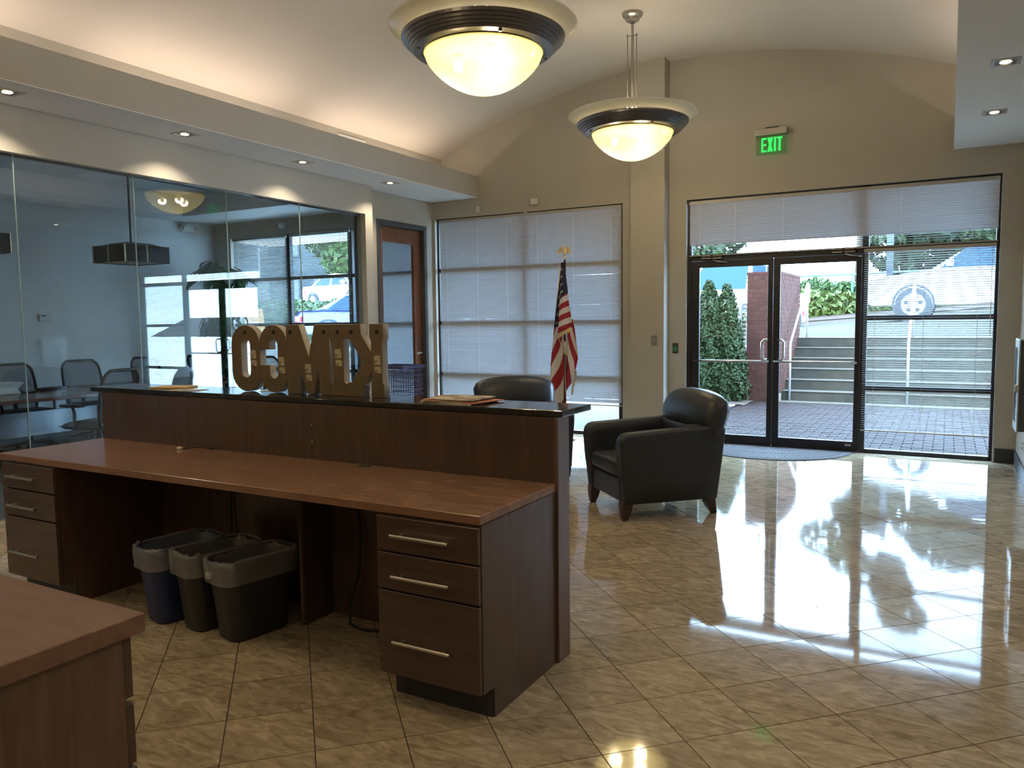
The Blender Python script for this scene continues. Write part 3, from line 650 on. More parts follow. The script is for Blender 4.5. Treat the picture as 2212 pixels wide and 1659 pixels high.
# ---- waste bins with liners
def rr_ring(w, d, r, z, n=6):
    out = []
    for cx, cy, a0 in ((w-r, d-r, 0), (-w+r, d-r, pi/2), (-w+r, -d+r, pi), (w-r, -d+r, 3*pi/2)):
        for k in range(n+1): a = a0+pi/2*k/n; out.append((cx+r*cos(a), cy+r*sin(a), z))
    return out
def bin_(x, y, rz, m, label, seed, knot=False):
    random.seed(seed); t = empty('waste_bin', (x, y, 0), rz); tag(t, label, 'waste bin', 'waste bins under the reception desk')
    H = .375; w0, d0, w1, d1 = .082, .145, .104, .190
    prof = [(0, 0, 0, .03)]
    S = lambda k, z, e=0.: rr_ring(w0+(w1-w0)*k+e, d0+(d1-d0)*k+e, .05+.012*k, z)
    b = MB(); b.loft([S(0, .004), S(0, .012, .003), S(.5, .19), S(1, H-.02), S(1, H-.012, .006), S(1, H, .006), S(1, H, -.004), S(.5, .19, -.006), S(0, .016, -.006)]); b.build('bin_body', m, t, smooth=True, bevel=.0)
    secs = []
    for z, e, k in ((.20, -.008, .55), (.30, -.010, .8), (H-.01, -.007, 1), (H+.008, .001, 1), (H+.002, .011, 1), (H-.04, .012, 1), (H-.085, .010, .95), (H-.10, .013, .93)):
        q = S(k, z, e); wob = .0 if z < .28 else .006
        secs.append([(p[0]*(1+random.gauss(0, wob)*2), p[1]*(1+random.gauss(0, wob)), p[2]+random.gauss(0, wob*.9)) for p in q])
    MB().loft(secs, cap=False).build('liner_bag', 'liner', t, smooth=True)
    if knot:
        b = MB(); b.lathe([(0, -.02), (.014, -.012), (.018, 0), (.012, .012), (0, .018)], c=(.0, -d1-.022, H-.055), n=10); b.add([(0, -d1-.02, H-.06), (-.05, -d1-.012, H-.03), (-.05, -d1-.012, H-.06)], [(0, 1, 2)]); b.build('liner_knot', 'liner', t, smooth=True)
bin_(-3.30, 2.50, radians(-12), 'blue_bin', 'blue waste bin with a clear liner, leftmost under the desk', 3)
bin_(-3.06, 2.52, radians(-12), 'dark_bin', 'middle black waste bin with clear liner beside the blue one', 4)
bin_(-2.815, 2.515, radians(-12), 'dark_bin', 'front black waste bin with its liner tied in a knot', 5, True)
random.seed(11)
# ---- credenza in the foreground
tag(MB().box(-3.6, -1.631, .30, 1.133, DZ-.045, DZ).build('back_counter', 'wood_cred', bevel=.002, seg=1), 'brown worktop corner in the near left foreground', 'worktop')
t = empty('drawer_cabinet', (-1.645, 1.105, 0)); tag(t, 'brown drawer cabinet below the near left worktop', 'drawer cabinet')
MB().box(-1.8, 0, -.70, -.0235, 0, DZ-.046).build('body', 'wood_cab' if 'wood_cab' in MATS else 'wood_end', t)
for z0, z1 in ((.12, .40), (.41, .555), (.570, .716)):
    d = MB().box(-.46, -.003, -.022, 0, z0, z1).build('drawer_front', 'wood_h', t, bevel=.0015, seg=1)
    b = MB(); zc = (z0+z1)/2; b.cyl((-.35, .032, zc), (-.10, .032, zc), .0065, n=10)
    for q in (-.32, -.13): b.cyl((q, 0, zc), (q, .032, zc), .005, n=8)
    b.build('handle', 'steel', d)
# ---- big letters seen from behind
def curve_mesh(name, outlines, depth, bev, m):
    cu = bpy.data.curves.new(name, 'CURVE'); cu.dimensions = '2D'; cu.fill_mode = 'BOTH'; cu.extrude = depth/2; cu.bevel_depth = bev; cu.bevel_resolution = 1
    for pts in outlines:
        sp = cu.splines.new('POLY'); sp.points.add(len(pts)-1); sp.use_cyclic_u = True
        for q, p in zip(sp.points, pts): q.co = (p[0], p[1], 0, 1)
    o = bpy.data.objects.new(name+'_tmp', cu); COL.objects.link(o); dg = bpy.context.evaluated_depsgraph_get(); dg.update()
    me = bpy.data.meshes.new_from_object(o.evaluated_get(dg)); bpy.data.objects.remove(o); bpy.data.curves.remove(cu)
    me.materials.clear(); me.materials.append(MATS[m])
    me.transform(Matrix(((1, 0, 0, 0), (0, 0, -1, 0), (0, 1, 0, 0), (0, 0, 0, 1)))); return me
LH = .3605
def stad(x0, x1, z0, z1, r, n=8):
    out = []
    for cx, cz, a0 in ((x1-r, z1-r, 0), (x0+r, z1-r, pi/2), (x0+r, z0+r, pi), (x1-r, z0+r, 3*pi/2)):
        for k in range(n+1): a = a0+pi/2*k/n; out.append((cx+r*cos(a), cz+r*sin(a)))
    return out
def arc(cx, cz, r, a0, a1, n=8): return [(cx+r*cos(radians(a0+(a1-a0)*k/n)), cz+r*sin(radians(a0+(a1-a0)*k/n))) for k in range(n+1)]
Lt = {}
Lt['o'] = (-3.472, .216, [stad(0, .216, 0, LH, .106), stad(.072, .144, .075, LH-.075, .035)])
W_ = .199; q = .100
Lt['c'] = (-3.256, W_, [arc(q, LH-q, q, 90, 0)[0:]+[] if False else
    [(.0, LH-.13)]+arc(q, LH-q, q, 180, 0, 14)+arc(W_-q, q, q, 0, -180, 14)+[(0, .145), (.072, .145), (.072, .105)]+arc(.103, .105, .031, 180, 360, 8)+[(.134, LH-.105)]+arc(.103, LH-.105, .031, 0, 180, 8)+[(.072, LH-.13)]])
Wm = .298; k = Wm/377.
mx = lambda px: (px-808)*k
Lt['m'] = (-3.056, Wm, [[(0, 0), (0, LH), (mx(920), LH), (mx(1003), .53*LH), (mx(1060), LH), (Wm, LH), (Wm, 0), (mx(1095), 0), (mx(1087), .46*LH), (mx(1040), 0), (mx(985), 0), (mx(917), .46*LH), (mx(925), 0)]])
Wi = .115; s1, s2 = .024, .091
Lt['i'] = (-2.757, Wi, [[(0, 0), (0, .058), (s1-.008, .062), (s1, .075), (s1, LH-.080), (s1-.008, LH-.068), (0, LH-.064), (0, LH), (Wi, LH), (Wi, LH-.064), (s2+.008, LH-.068), (s2, LH-.080), (s2, .075), (s2+.008, .062), (Wi, .058), (Wi, 0)]])
Wk = .230; kk = Wk/315.; kx = lambda px: (px-1345)*kk; kz = lambda py: (892-py)/637*LH
Lt['k'] = (-2.641, Wk, [[(kx(1345), 0), (kx(1345), kz(775)), (kx(1385), kz(770)), (kx(1480), kz(575)), (kx(1372), kz(392)), (kx(1345), kz(370)), (0, LH), (kx(1465), LH), (kx(1470), kz(345)), (kx(1556), kz(500)), (kx(1558), kz(400)), (kx(1545), kz(370)), (kx(1545), LH), (Wk, LH), (Wk, kz(375)), (kx(1648), kz(388)), (kx(1648), kz(765)), (Wk, kz(780)), (Wk, 0), (kx(1553), 0), (kx(1553), kz(775)), (kx(1562), kz(740)), (kx(1560), kz(655)), (kx(1490), kz(785)), (kx(1482), 0)]])
YL = 3.02
stk = {'o': (.168, .205), 'c': (.160, .170), 'm': (.150, .135), 'i': (.057, .215), 'k': (.192, .185)}
hol = {'o': ((.108, .325),), 'c': ((.11, .325),), 'm': ((.03, .325), (.265, .325)), 'i': ((.057, .325),), 'k': ((.03, .325), (.195, .325))}
ordn = {'o': 'letter O at the left end of', 'c': 'reversed letter C in', 'm': 'wide letter M in the middle of', 'i': 'narrow letter I between M and K in', 'k': 'reversed letter K at the right end of'}
for ch, (x0, wd, outl) in Lt.items():
    t = empty('cardboard_letter', (x0, YL, 1.0695)); tag(t, 'brown cardboard '+ordn[ch]+' the row on the counter', 'letter', 'large cardboard letters on the reception counter')
    me = curve_mesh('letter_body', outl, .040, .0015, 'letter_edge'); o = link('letter_body', me, t); o.location = (0, .0235, .0015)
    me = curve_mesh('back_sheet', outl, .0012, 0, 'cardboard'); o = link('back_sheet', me, t); o.location = (0, .0006, .0015)
    sx, sz = stk[ch]
    for (a, c, dz, hgt, rot) in ((.021, .0, .0, .046, random.uniform(-.05, .05)), (.021, .004, -.048, .031, random.uniform(-.12, .12))):
        o = MB().box(-a, a, -.0008, 0, -hgt/2, hgt/2).build('sticker', 'sticker', t); o.location = (sx+c, -.0002, sz+dz); o.rotation_euler = (0, rot, 0)
    for hx, hz in hol[ch]:
        b = MB(); b.cyl((hx, -.0008, hz), (hx, .0, hz), .010, n=12); 
        for q in range(5): b.box(hx-.011+q*.0048, hx-.0095+q*.0048, -.0012, 0, hz-.012, hz+.006+.003*(q % 2))
        b.build('hang_slot', 'ink', t)
# ---- papers on the counter
ZT = 1.0690
def sheet(x, y, z, w, d, rz, th, m, name, label=None, cat='paper', group=None):
    o = MB().box(-w/2, w/2, -d/2, d/2, 0, th).build(name, m); o.location = (x, y, z); o.rotation_euler = (0, 0, rz)
    if label: tag(o, label, cat, group)
    return o
sheet(-3.985, 3.03, ZT, .22, .15, radians(25), .008, 'manila', 'envelope', 'tan padded envelope near the left end of the counter', 'envelope')
sheet(-3.75, 2.945, ZT, .20, .11, radians(12), .0012, 'paper_print', 'flyer', 'thin printed flyer lying in front of the tan envelope', 'flyer')
sheet(-3.265, 3.075, ZT, .075, .05, radians(30), .001, 'paper', 'note_slip', 'small white paper slip poking out below the letters', 'paper')
lb = ['bottom pale magazine of the stack on the counter', 'red edged magazine sticking out of the stack on the counter', 'thin white leaflet inside the magazine stack', 'orange red magazine near the top of the stack', 'printed magazine on top of the stack on the counter']
for i, (dx, dy, rz, m, th) in enumerate(((0, 0, -6, 'paper', .005), (.035, .015, -14, 'paper_red', .003), (-.01, .0, 2, 'paper_print', .003), (-.02, .012, 6, 'paper_red', .0035), (.012, .004, -3, 'paper_print', .0035))):
    sheet(-1.975+dx, 3.02+dy, ZT+(0, .0055, .009, .0125, .0165)[i], .285-.01*i, .215, radians(rz+4), th, m, 'magazine', lb[i], 'magazine', 'magazines stacked on the counter')
# ================================================================== ARMCHAIRS
def armchair(cx, cy, rz, label):
    # local: front is -y, x to the sitter's sides
    t = empty('armchair', (cx, cy, 0), rz); tag(t, label, 'armchair', 'black leather armchairs in the lobby')
    # arms: upright slabs with a rounded front, flaring slightly outwards towards the top
    for s in (-1, 1):
        secs = []
        def sec(y, ztop, xi, xo, yb):
            fl = .020; H = ztop-.125
            P = [(xi, 0), (xi, .5), (xi, .86), (xi+.005, .95), (xi+.022, .99), (xi+.045, 1.0), (xo+fl-.030, .998), (xo+fl-.010, .985), (xo+fl-.001, .955), (xo+fl*.8, .86), (xo+fl*.35, .5), (xo, 0)]
            return [(s*px, y+(yb-y)*(1-q)**1.5, .125+q*H) for px, q in P]
        for y, zt, xi, xo, yb in ((-.398, .470, .290, .318, -.368), (-.410, .530, .276, .340, -.376), (-.412, .570, .270, .348, -.374), (-.402, .605, .265, .354, -.370), (-.380, .628, .261, .358, -.362), (-.345, .638, .259, .360, -.345), (-.20, .644, .257, .362, -.20), (0, .652, .256, .362, 0), (.25, .662, .256, .360, .24), (.40, .664, .258, .356, .352), (.415, .655, .262, .350, .360), (.42, .63, .27, .34, .362)):
            secs.append(sec(y, zt, xi, xo, yb))
        MB().loft(secs).build('arm', 'leather', t, smooth=True)
    # base rail and seat cushion
    MB().box(-.262, .262, -.372, .30, .13, .292).build('base_rail', 'leather', t, bevel=.012, seg=2)
    MB().box(-.254, .254, -.400, .215, .300, .432).build('seat_cushion', 'leather', t, bevel=.045, seg=4, smooth=True)
    # back: upright shell and a wide rounded top roll leaning backwards
    secs = []
    for z, y0, y1, w in ((.13, .20, .368, .340), (.30, .215, .388, .345), (.48, .225, .412, .350), (.60, .222, .432, .356), (.66, .23, .440, .350)):
        secs.append([(-w, y0+.02, z), (-w+.05, y0, z), (w-.05, y0, z), (w, y0+.02, z), (w, y1-.03, z), (w-.012, y1-.010, z), (w-.04, y1, z), (-w+.04, y1, z), (-w+.012, y1-.010, z), (-w, y1-.03, z)])
    MB().loft(secs).build('back_shell', 'leather', t, smooth=True)
    # wide rounded back cushion: closed sections across the width
    secs = []
    for k in range(25):
        x = -1+2*k/24; e = max(0., 1-abs(x)**5)**.42; crown = .050*(1-x*x); q = []
        for j in range(20):
            a = 2*pi*j/20; cy, cz = cos(a), sin(a)
            hz = (.155+crown*.5)*(.62+.38*e); th = .112*(.25+.75*e)
            z = .700+crown*.55+(hz if cz > 0 else .115)*abs(cz)**.85*(1 if cz > 0 else -1)
            y = .335+.40*(z-.60)*.62+th*abs(cy)**.8*(1 if cy > 0 else -1)-.030*(1-x*x)
            q.append((x*(.388+.016*(z-.6)/.2), y, z))
        secs.append(q)
    MB().loft(secs).build('back_cushion', 'leather', t, smooth=True)
    for sx in (-1, 1):
        for sy in (-1, 1):
            y0 = -.345 if sy < 0 else .315; x0 = .305*sx; dy = -.012 if sy < 0 else .045
            secs = []
            for z, r, o in ((.135, .040, 0), (.09, .038, .15), (.05, .032, .5), (0.0, .019, 1)):
                secs.append([(x0+a*r, y0+dy*o+c*r, z) for a, c in ((-1, -1), (1, -1), (1, 1), (-1, 1))])
            MB().loft(secs).build('leg', 'leg_wood', t, bevel=.006, seg=2)
armchair(-1.955, 5.655, radians(-45), 'black leather armchair beside the entrance doors with curved wooden feet')
armchair(-3.44, 6.36, radians(42), 'black leather armchair half hidden behind the reception counter')
# ================================================================== FLAG
FX, FYY = -4.034, 8.50
t = empty('flag_stand', (FX, FYY, 0)); tag(t, 'wooden flag pole with a gold eagle and draped American flag', 'flag')
MB().lathe([(0, 0), (.15, 0), (.15, .015), (.09, .035), (.03, .06), (.03, .09), (0, .09)], n=32).build('base', 'brass', t, smooth=True)
MB().cyl((0, 0, .06), (.012, 0, 1.05), .0135).build('pole', 'leg_wood', t, smooth=True); MB().cyl((.012, 0, 1.17), (.016, 0, 2.16), .0135).build('pole', 'leg_wood', t, smooth=True)
MB().cyl((.012, 0, 1.03), (.0125, 0, 1.19), .0155).build('joint_sleeve', 'brass', t, smooth=True)
mat('gold', (.78, .62, .28), .35, metal=.55, c2=(.85, .70, .36), scale=20); mat('eagle', (.75, .62, .38), .4, metal=.3)
MB().cyl((.016, 0, 2.15), (.016, 0, 2.215), .012, .009).build('ferrule', 'steel', t, smooth=True)
E = empty('eagle_finial'); bpy.data.objects.remove(E)
b = MB()
b.lathe([(0, 0), (.020, .012), (.027, .040), (.022, .070), (.012, .092), (.011, .108), (.014, .118), (.008, .130), (0, .132)], c=(.016, 0, 2.205), n=12)
b.cyl((.016, 0, 2.325), (.036, -.004, 2.318), .006, .001, n=6)
for s in (-1, 1):
    w = [(.012, .040), (.020, .072), (.030, .098), (.046, .110), (.064, .100), (.078, .076), (.086, .044), (.088, .008), (.076, .030), (.068, .016), (.058, .036), (.048, .024), (.038, .044), (.026, .034)]
    b.prism([(.016+s*x, 2.205+z) for x, z in w], -.006, .006, 'y')
b.prism([(-.006, 2.20), (.016, 2.215), (.038, 2.20), (.030, 2.178), (.002, 2.178)], -.005, .005, 'y')
b.build('eagle_finial', 'eagle', t, bevel=.001, seg=1)
def flag_mat():
    m, n, l, bs = nodes('flag'); bs.inputs['Roughness'].default_value = .7
    uv = n.new('ShaderNodeUVMap'); sp = n.new('ShaderNodeSeparateXYZ'); l.new(uv.outputs[0], sp.inputs[0])
    def mth(op, a, c=None):
        q = n.new('ShaderNodeMath'); q.operation = op
        for i, v in enumerate((a, c)):
            if v is None: continue
            if isinstance(v, (int, float)): q.inputs[i].default_value = v
            else: l.new(v, q.inputs[i])
        return q.outputs[0]
    s, tt = sp.outputs[1], sp.outputs[0]
    stripe = mth('LESS_THAN', mth('MODULO', mth('MULTIPLY', s, 13), 2.0), 1.0)
    canton = mth('MULTIPLY', mth('LESS_THAN', s, 7/13), mth('LESS_THAN', tt, .40))
    # stars: staggered grid of small five armed marks
    gx = mth('MULTIPLY', tt, 21.0); gy = mth('MULTIPLY', s, 19.0)
    def star(ox):
        fxx = mth('SUBTRACT', mth('FRACT', mth('ADD', gx, ox)), .5); fyy = mth('SUBTRACT', mth('FRACT', mth('ADD', gy, ox)), .5)
        r = mth('SQRT', mth('ADD', mth('MULTIPLY', fxx, fxx), mth('MULTIPLY', fyy, fyy))); an = mth('ARCTAN2', fyy, fxx)
        lim = mth('ADD', .14, mth('MULTIPLY', .08, mth('COSINE', mth('MULTIPLY', an, 5.0))))
        return mth('LESS_THAN', r, lim)
    st = star(0.)
    c1 = n.new('ShaderNodeMix'); c1.data_type = 'RGBA'; c1.inputs[6].default_value = (.60, .57, .56, 1); c1.inputs[7].default_value = (.30, .010, .022, 1); l.new(stripe, c1.inputs[0])
    c2 = n.new('ShaderNodeMix'); c2.data_type = 'RGBA'; c2.inputs[6].default_value = (.010, .014, .050, 1); c2.inputs[7].default_value = (.55, .55, .55, 1); l.new(st, c2.inputs[0])
    c3 = n.new('ShaderNodeMix'); c3.data_type = 'RGBA'; l.new(canton, c3.inputs[0]); l.new(c1.outputs[2], c3.inputs[6]); l.new(c2.outputs[2], c3.inputs[7])
    l.new(c3.outputs[2], bs.inputs['Base Color']); MATS['flag'] = m
flag_mat()
FL = MB(); FUV = []
def patch(xl, xr, ztop, zbot, yf, uvf, nu=14, nv=24):
    # xl, xr: left and right outline as functions of height fraction v (0 top, 1 bottom)
    def f(u, v):
        x0, x1 = xl(v), xr(v); z = (ztop(u) if callable(ztop) else ztop); zb = (zbot(u) if callable(zbot) else zbot)
        return (x0+(x1-x0)*u, yf(u, v), z+(zb-z)*v)
    FL.grid(f, nu, nv)
    for i in range(nu+1):
        for j in range(nv+1): FUV.append(uvf(i/nu, j/nv))
lin = lambda *p: (lambda v: next((a[1]+(c[1]-a[1])*(v-a[0])/(c[0]-a[0]) for a, c in zip(p, p[1:]) if v <= c[0]+1e-9), p[-1][1]))
wav = lambda n, a, y0: (lambda u, v: y0-a*(.35+.65*v)*sin(n*pi*u+.5))
# left hanging fold: starry field above, slanted stripes below
patch(lin((0, -.030), (.5, -.085), (1, -.135)), lin((0, .010), (.5, .0), (1, -.02)), 2.13, 1.36, wav(2.0, .030, .015), lambda u, v: (.02+.36*v, .50-.17*u))
patch(lin((0, -.135), (.5, -.185), (1, -.200)), lin((0, .0), (1, .035)), 1.37, .42, wav(2.2, .040, .018), lambda u, v: (.7, (6.2+3.2*u+4.2*v*(1.25-.5*u))/13))
# front fold: field on top, level stripes, ends in a slanted hem
patch(lin((0, -.020), (1, -.035)), lin((0, .030), (.4, .038), (1, .062)), 2.125, lambda u: 1.655+.105*u**.6, wav(1.3, .022, -.030), lambda u, v: (.03+.22*v, .078+.022*u))
patch(lin((0, -.035), (1, -.055)), lin((0, .062), (1, .120)), lambda u: 1.66+.105*u**.6, lambda u: 1.265+.095*u, wav(1.4, .030, -.040), lambda u, v: (.7, (1.02+6.2*v-.35*u)/13))
# right hanging fold behind the pole
patch(lin((0, .030), (1, .010)), lin((0, .105), (.45, .150), (.62, .168), (1, .095)), 1.45, lambda u: .55+.18*u, wav(1.5, .030, .030), lambda u, v: (.7, (2.4+3.0*u-3.6*v)/13))
me = FL.mesh('flag_cloth', 'flag', smooth=True, fix=False); ul = me.uv_layers.new(name='UVMap')
for p in me.polygons:
    for li in p.loop_indices: ul.data[li].uv = FUV[me.loops[li].vertex_index]
link('flag_cloth', me, t, solid=.002)
def fringe(pts, out):
    b = MB()
    for a, c in zip(pts, pts[1:]):
        a, c = Vector(a), Vector(c); n = max(1, int((c-a).length/.008))
        for k in range(n):
            p, q = a+(c-a)*(k/n), a+(c-a)*((k+.8)/n); o = Vector(out)*random.uniform(.8, 1.15); b.add([p, q, q+o, p+o], [(0, 1, 2, 3)])
    b.build('gold_fringe', 'gold', t, solid=.002)
fringe([(.030, -.02, 2.16), (.0, -.035, 2.135), (-.030, .01, 2.115), (-.058, .0, 1.80), (-.085, .0, 1.62)], (-.022, -.006, -.016))
fringe([(-.055, -.075, 1.262), (.0, -.085, 1.29), (.06, -.075, 1.325), (.120, -.062, 1.36)], (.004, -.004, -.048))
fringe([(-.050, -.05, 1.235), (-.02, -.05, 1.14), (.03, -.048, 1.07), (.075, -.045, 1.02), (.125, -.04, .90), (.162, -.03, .845), (.150, -.02, .76), (.115, -.02, .66), (.098, -.02, .56)], (.020, -.006, -.030))
# ================================================================== ENTRANCE MAT (half round, with raised rays)
t = empty('door_mat', (-1.69, D+.012, 0)); tag(t, 'half round dark ribbed mat inside the entrance doors', 'mat')
R = .845
half = [(R*cos(pi+pi*k/48), R*sin(pi+pi*k/48)) for k in range(49)]
MB().prism(half, .0005, .007, 'z').build('mat_base', 'mat_rug', t)
b = MB()
def mring(r0, r1, a0, a1, n):
    for k in range(n):
        t0, t1 = a0+(a1-a0)*k/n, a0+(a1-a0)*(k+1)/n
        b.prism([(r0*cos(t0), r0*sin(t0)), (r1*cos(t0), r1*sin(t0)), (r1*cos(t1), r1*sin(t1)), (r0*cos(t1), r0*sin(t1))], .006, .0095, 'z')
mring(.785, .830, pi+.02, 2*pi-.02, 40)
for k in range(24):
    a0 = pi+pi*k/24+.018; a1 = pi+pi*(k+1)/24-.018
    mring(.10, .45, a0, a1, 1)
for k in range(40):
    a0 = pi+pi*k/40+.012; a1 = pi+pi*(k+1)/40-.012
    mring(.47, .765, a0, a1, 1)
o = b.build('raised_ribs', 'mat_rug', t)
# ================================================================== BLUE MESH CRATE by the wooden door
t = empty('mesh_crate', (-5.89, 7.67, 0), radians(-3)); tag(t, 'blue plastic mesh crate standing in front of the wooden door', 'crate')
w, dpt, H = .235, .20, .915
b = MB()
for (x0, y0, x1, y1) in ((-w, -dpt, w, -dpt), (w, -dpt, w, dpt), (w, dpt, -w, dpt), (-w, dpt, -w, -dpt)):
    L = sqrt((x1-x0)**2+(y1-y0)**2); n = int(L/.035)
    for k in range(n+1):
        f = k/n; x, y = x0+(x1-x0)*f, y0+(y1-y0)*f; b.cyl((x*.92, y*.92, .02), (x, y, H-.02), .004, n=4, cap=False)
    for q in range(15):
        z = .03+q*(H-.09)/14; f = .92+.08*z/H; b.cyl((x0*f, y0*f, z), (x1*f, y1*f, z), .0055, n=5, cap=False)
b.build('mesh_walls', 'crate_blue', t)
b = MB(); o_, i_ = rr_ring(w+.018, dpt+.018, .03, H), rr_ring(w-.012, dpt-.012, .02, H)
b.loft([[(p[0], p[1], H-.035) for p in o_], o_, i_, [(p[0], p[1], H-.035) for p in i_]], cap=False); b.build('rim', 'crate_blue', t)
MB().box(-w*.92, w*.92, -dpt*.92, dpt*.92, .0, .02).build('bottom', 'crate_blue', t)
# ================================================================== MEETING ROOM
t = empty('conference_table', (-8.35, 4.9, 0)); tag(t, 'long dark red conference table behind the glass', 'table')
o = MB().prism([(-.58, -2.6), (.58, -2.6), (.66, 0), (.58, 2.1), (-.58, 2.1), (-.66, 0)], .705, .740, 'z').build('tabletop', 'table_wood', t, bevel=.006)
for y in (-1.7, 1.6): MB().box(-.28, .28, y-.05, y+.05, 0, .705).build('leg_panel', 'table_wood', t, bevel=.006)
MB().box(-.03, .03, -1.65, 1.55, .30, .55).build('stretcher', 'table_wood', t)
# swivel mesh chair
def swivel():
    t = empty('office_chair'); 
    def back(u, v, off=0.):
        x = (2*u-1); z = .47+.53*v; w = .235*(1-.10*(2*v-1)**2) if v < .8 else .235*(1-.036-.55*((v-.8)/.2)**2.2*.55)
        return (x*w, .235+.10*v**1.6-.05*(1-x*x)*(.4+.6*sin(pi*min(1, v*1.1)))+off, z)
    b = MB(); b.grid(lambda u, v: back(u, v), 12, 14); b.build('back_mesh', 'mesh_back', t, smooth=True)
    path = [back(0, k/14) for k in range(15)]+[back(k/12, 1) for k in range(1, 13)]+[back(1, 1-k/14) for k in range(1, 15)]+[back(1-k/12, 0) for k in range(1, 12)]
    MB().tube(path, .017, n=8, closed=True).build('back_frame', 'black_plastic', t, smooth=True)
    def seat(u, v, s): 
        x, y = 2*u-1, 2*v-1; e = max(0, (1-abs(x)**5)*(1-abs(y)**5))**.5
        return (x*.245, -.02+y*.245, .455+s*.042*e+(-.03*max(0, -y-.6) if s > 0 else 0))
    b = MB(); b.grid(lambda u, v: seat(u, v, 1), 12, 12); b.grid(lambda u, v: seat(u, v, -1), 12, 12); b.build('seat', 'cloth_mesh', t, smooth=True)
    MB().tube([(0, .1, .42), (0, .25, .42), (0, .29, .50), (0, .30, .62)], .022).build('back_support', 'black_plastic', t, smooth=True)
    for s in (-1, 1):
        b = MB(); b.tube([(s*.20, 0, .42), (s*.29, 0, .44), (s*.30, .02, .60), (s*.30, -.0, .655)], .016); b.build('arm_post', 'black_plastic', t, smooth=True)
        MB().box(s*.30-.04, s*.30+.04, -.13, .12, .655, .685).build('arm_pad', 'black_plastic', t, bevel=.012)
    MB().cyl((0, 0, .10), (0, 0, .43), .028).build('column', 'black_plastic', t, smooth=True)
    for k in range(5):
        a = 2*pi*k/5+.3; c, s_ = cos(a), sin(a)
        o = MB().tube([(0, 0, .115), (c*.16, s_*.16, .10), (c*.30, s_*.30, .075)], [.024, .020, .014]).build('base_leg', 'black_plastic', t, smooth=True)
        MB().cyl((c*.30-s_*.02, s_*.30+c*.02, .028), (c*.30+s_*.02, s_*.30-c*.02, .028), .028, n=12).build('caster', 'black_plastic', o, smooth=True)
    return t
base = swivel(); first = True
spots = [(-9.22, 5.08, 90, 'mesh office chair across the table nearest the picture edge'),
         (-7.42, 4.75, -78, 'mesh office chair with its back against the glass partition'),
         (-9.30, 5.92, 84, 'pale looking mesh office chair in the middle of the far side'),
         (-9.22, 6.85, 98, 'mesh office chair across the table left of the plant'),
         (-9.12, 7.66, 172, 'mesh office chair at the table end below the plant'),
         (-8.05, 7.72, 200, 'tilted office chair beside the plant near the big letters')]
for (x, y, a, lab) in spots:
    o = base if first else copy_tree(base); first = False
    o.location = (x, y, 0); o.rotation_euler = (0, 0, radians(a)); tag(o, lab, 'chair', 'mesh office chairs around the conference table')
# things on the table
t = empty('white_tray', (-8.55, 4.42, .741)); tag(t, 'white moulded stand on the conference table at the left edge', 'stand')
MB().loft([[(-.12, -.16, 0), (.12, -.16, 0), (.12, .16, 0), (-.12, .16, 0)], [(-.13, -.17, .05), (.10, -.17, .05), (.10, .13, .05), (-.13, .13, .05)], [(-.16, -.20, .12), (.13, -.20, .12), (.13, .19, .12), (-.16, .19, .12)]]).build('body', 'white_plastic', t, bevel=.01)
t = empty('conference_phone', (-8.60, 4.98, .741)); tag(t, 'flat black conference phone on the table', 'phone')
MB().prism([(-.06, -.14), (.06, -.14), (.08, 0), (.06, .14), (-.06, .14), (-.08, 0)], 0, .03, 'z').build('body', 'black_plastic', t, bevel=.008); MB().box(-.03, .03, -.03, .03, .029, .033).build('keypad', 'metal_frame', t)
tag(MB().tube([(-8.55, 4.55, .748), (-8.45, 4.68, .747), (-8.48, 4.80, .747), (-8.58, 4.86, .75)], .006).build('phone_cord', 'cable', smooth=True), 'black cord running from the phone to the white stand', 'cord')
tag(MB().tube([(-8.58, 5.12, .75), (-8.5, 5.2, .775), (-8.6, 5.30, .747), (-8.47, 5.38, .76), (-8.55, 5.5, .747)], .005).build('coiled_cord', 'cable', smooth=True), 'tangled black cord beyond the conference phone', 'cord')
# ---- tall plant
mat('leaf_green', (.022, .060, .020), .4, c2=(.045, .105, .035), scale=14, rand=1., spec=.4)
mat('stem_brown', (.06, .045, .03), .8, c2=(.09, .07, .045), scale=20)
mat('pot', (.045, .04, .038), .5)
t = empty('potted_plant', (-9.72, 8.30, 0)); tag(t, 'tall potted plant with drooping green leaves by the meeting room window', 'plant')
MB().lathe([(0, .0), (.14, 0), (.19, .36), (.20, .38), (.18, .38), (.17, .33), (0, .33)], n=28).build('pot', 'pot', t, smooth=False)
MB().lathe([(0, .335), (.17, .335)], n=20).build('soil', 'stem_brown', t)
for k in range(3): MB().tube([(.05*cos(k*2.1), .05*sin(k*2.1), .33), (.06*cos(k*2.1+.5), .06*sin(k*2.1+.5), 1.0), (.05*cos(k*2.1+1.2), .05*sin(k*2.1+1.2), 1.6+.25*k)], .010).build('stem', 'stem_brown', t, smooth=True)
def leaf_mesh(L, Wd, bend):
    b = MB(); n = 8
    def f(u, v):
        w = Wd*(sin(pi*min(1, u**.75*1.0))**.8)*(1-.25*u); x = (2*v-1)*w*.5
        a = bend*u; r = L/max(.05, bend); return (r*sin(a)*.9, x, -r*(1-cos(a))+.02-abs(2*v-1)*w*.12)
    b.grid(f, n, 4); return b.mesh('leaf', 'leaf_green', smooth=True, fix=False)
lm = [leaf_mesh(.34, .15, 1.7), leaf_mesh(.28, .13, 2.2), leaf_mesh(.38, .16, 1.3), leaf_mesh(.24, .12, 1.9)]
random.seed(21)
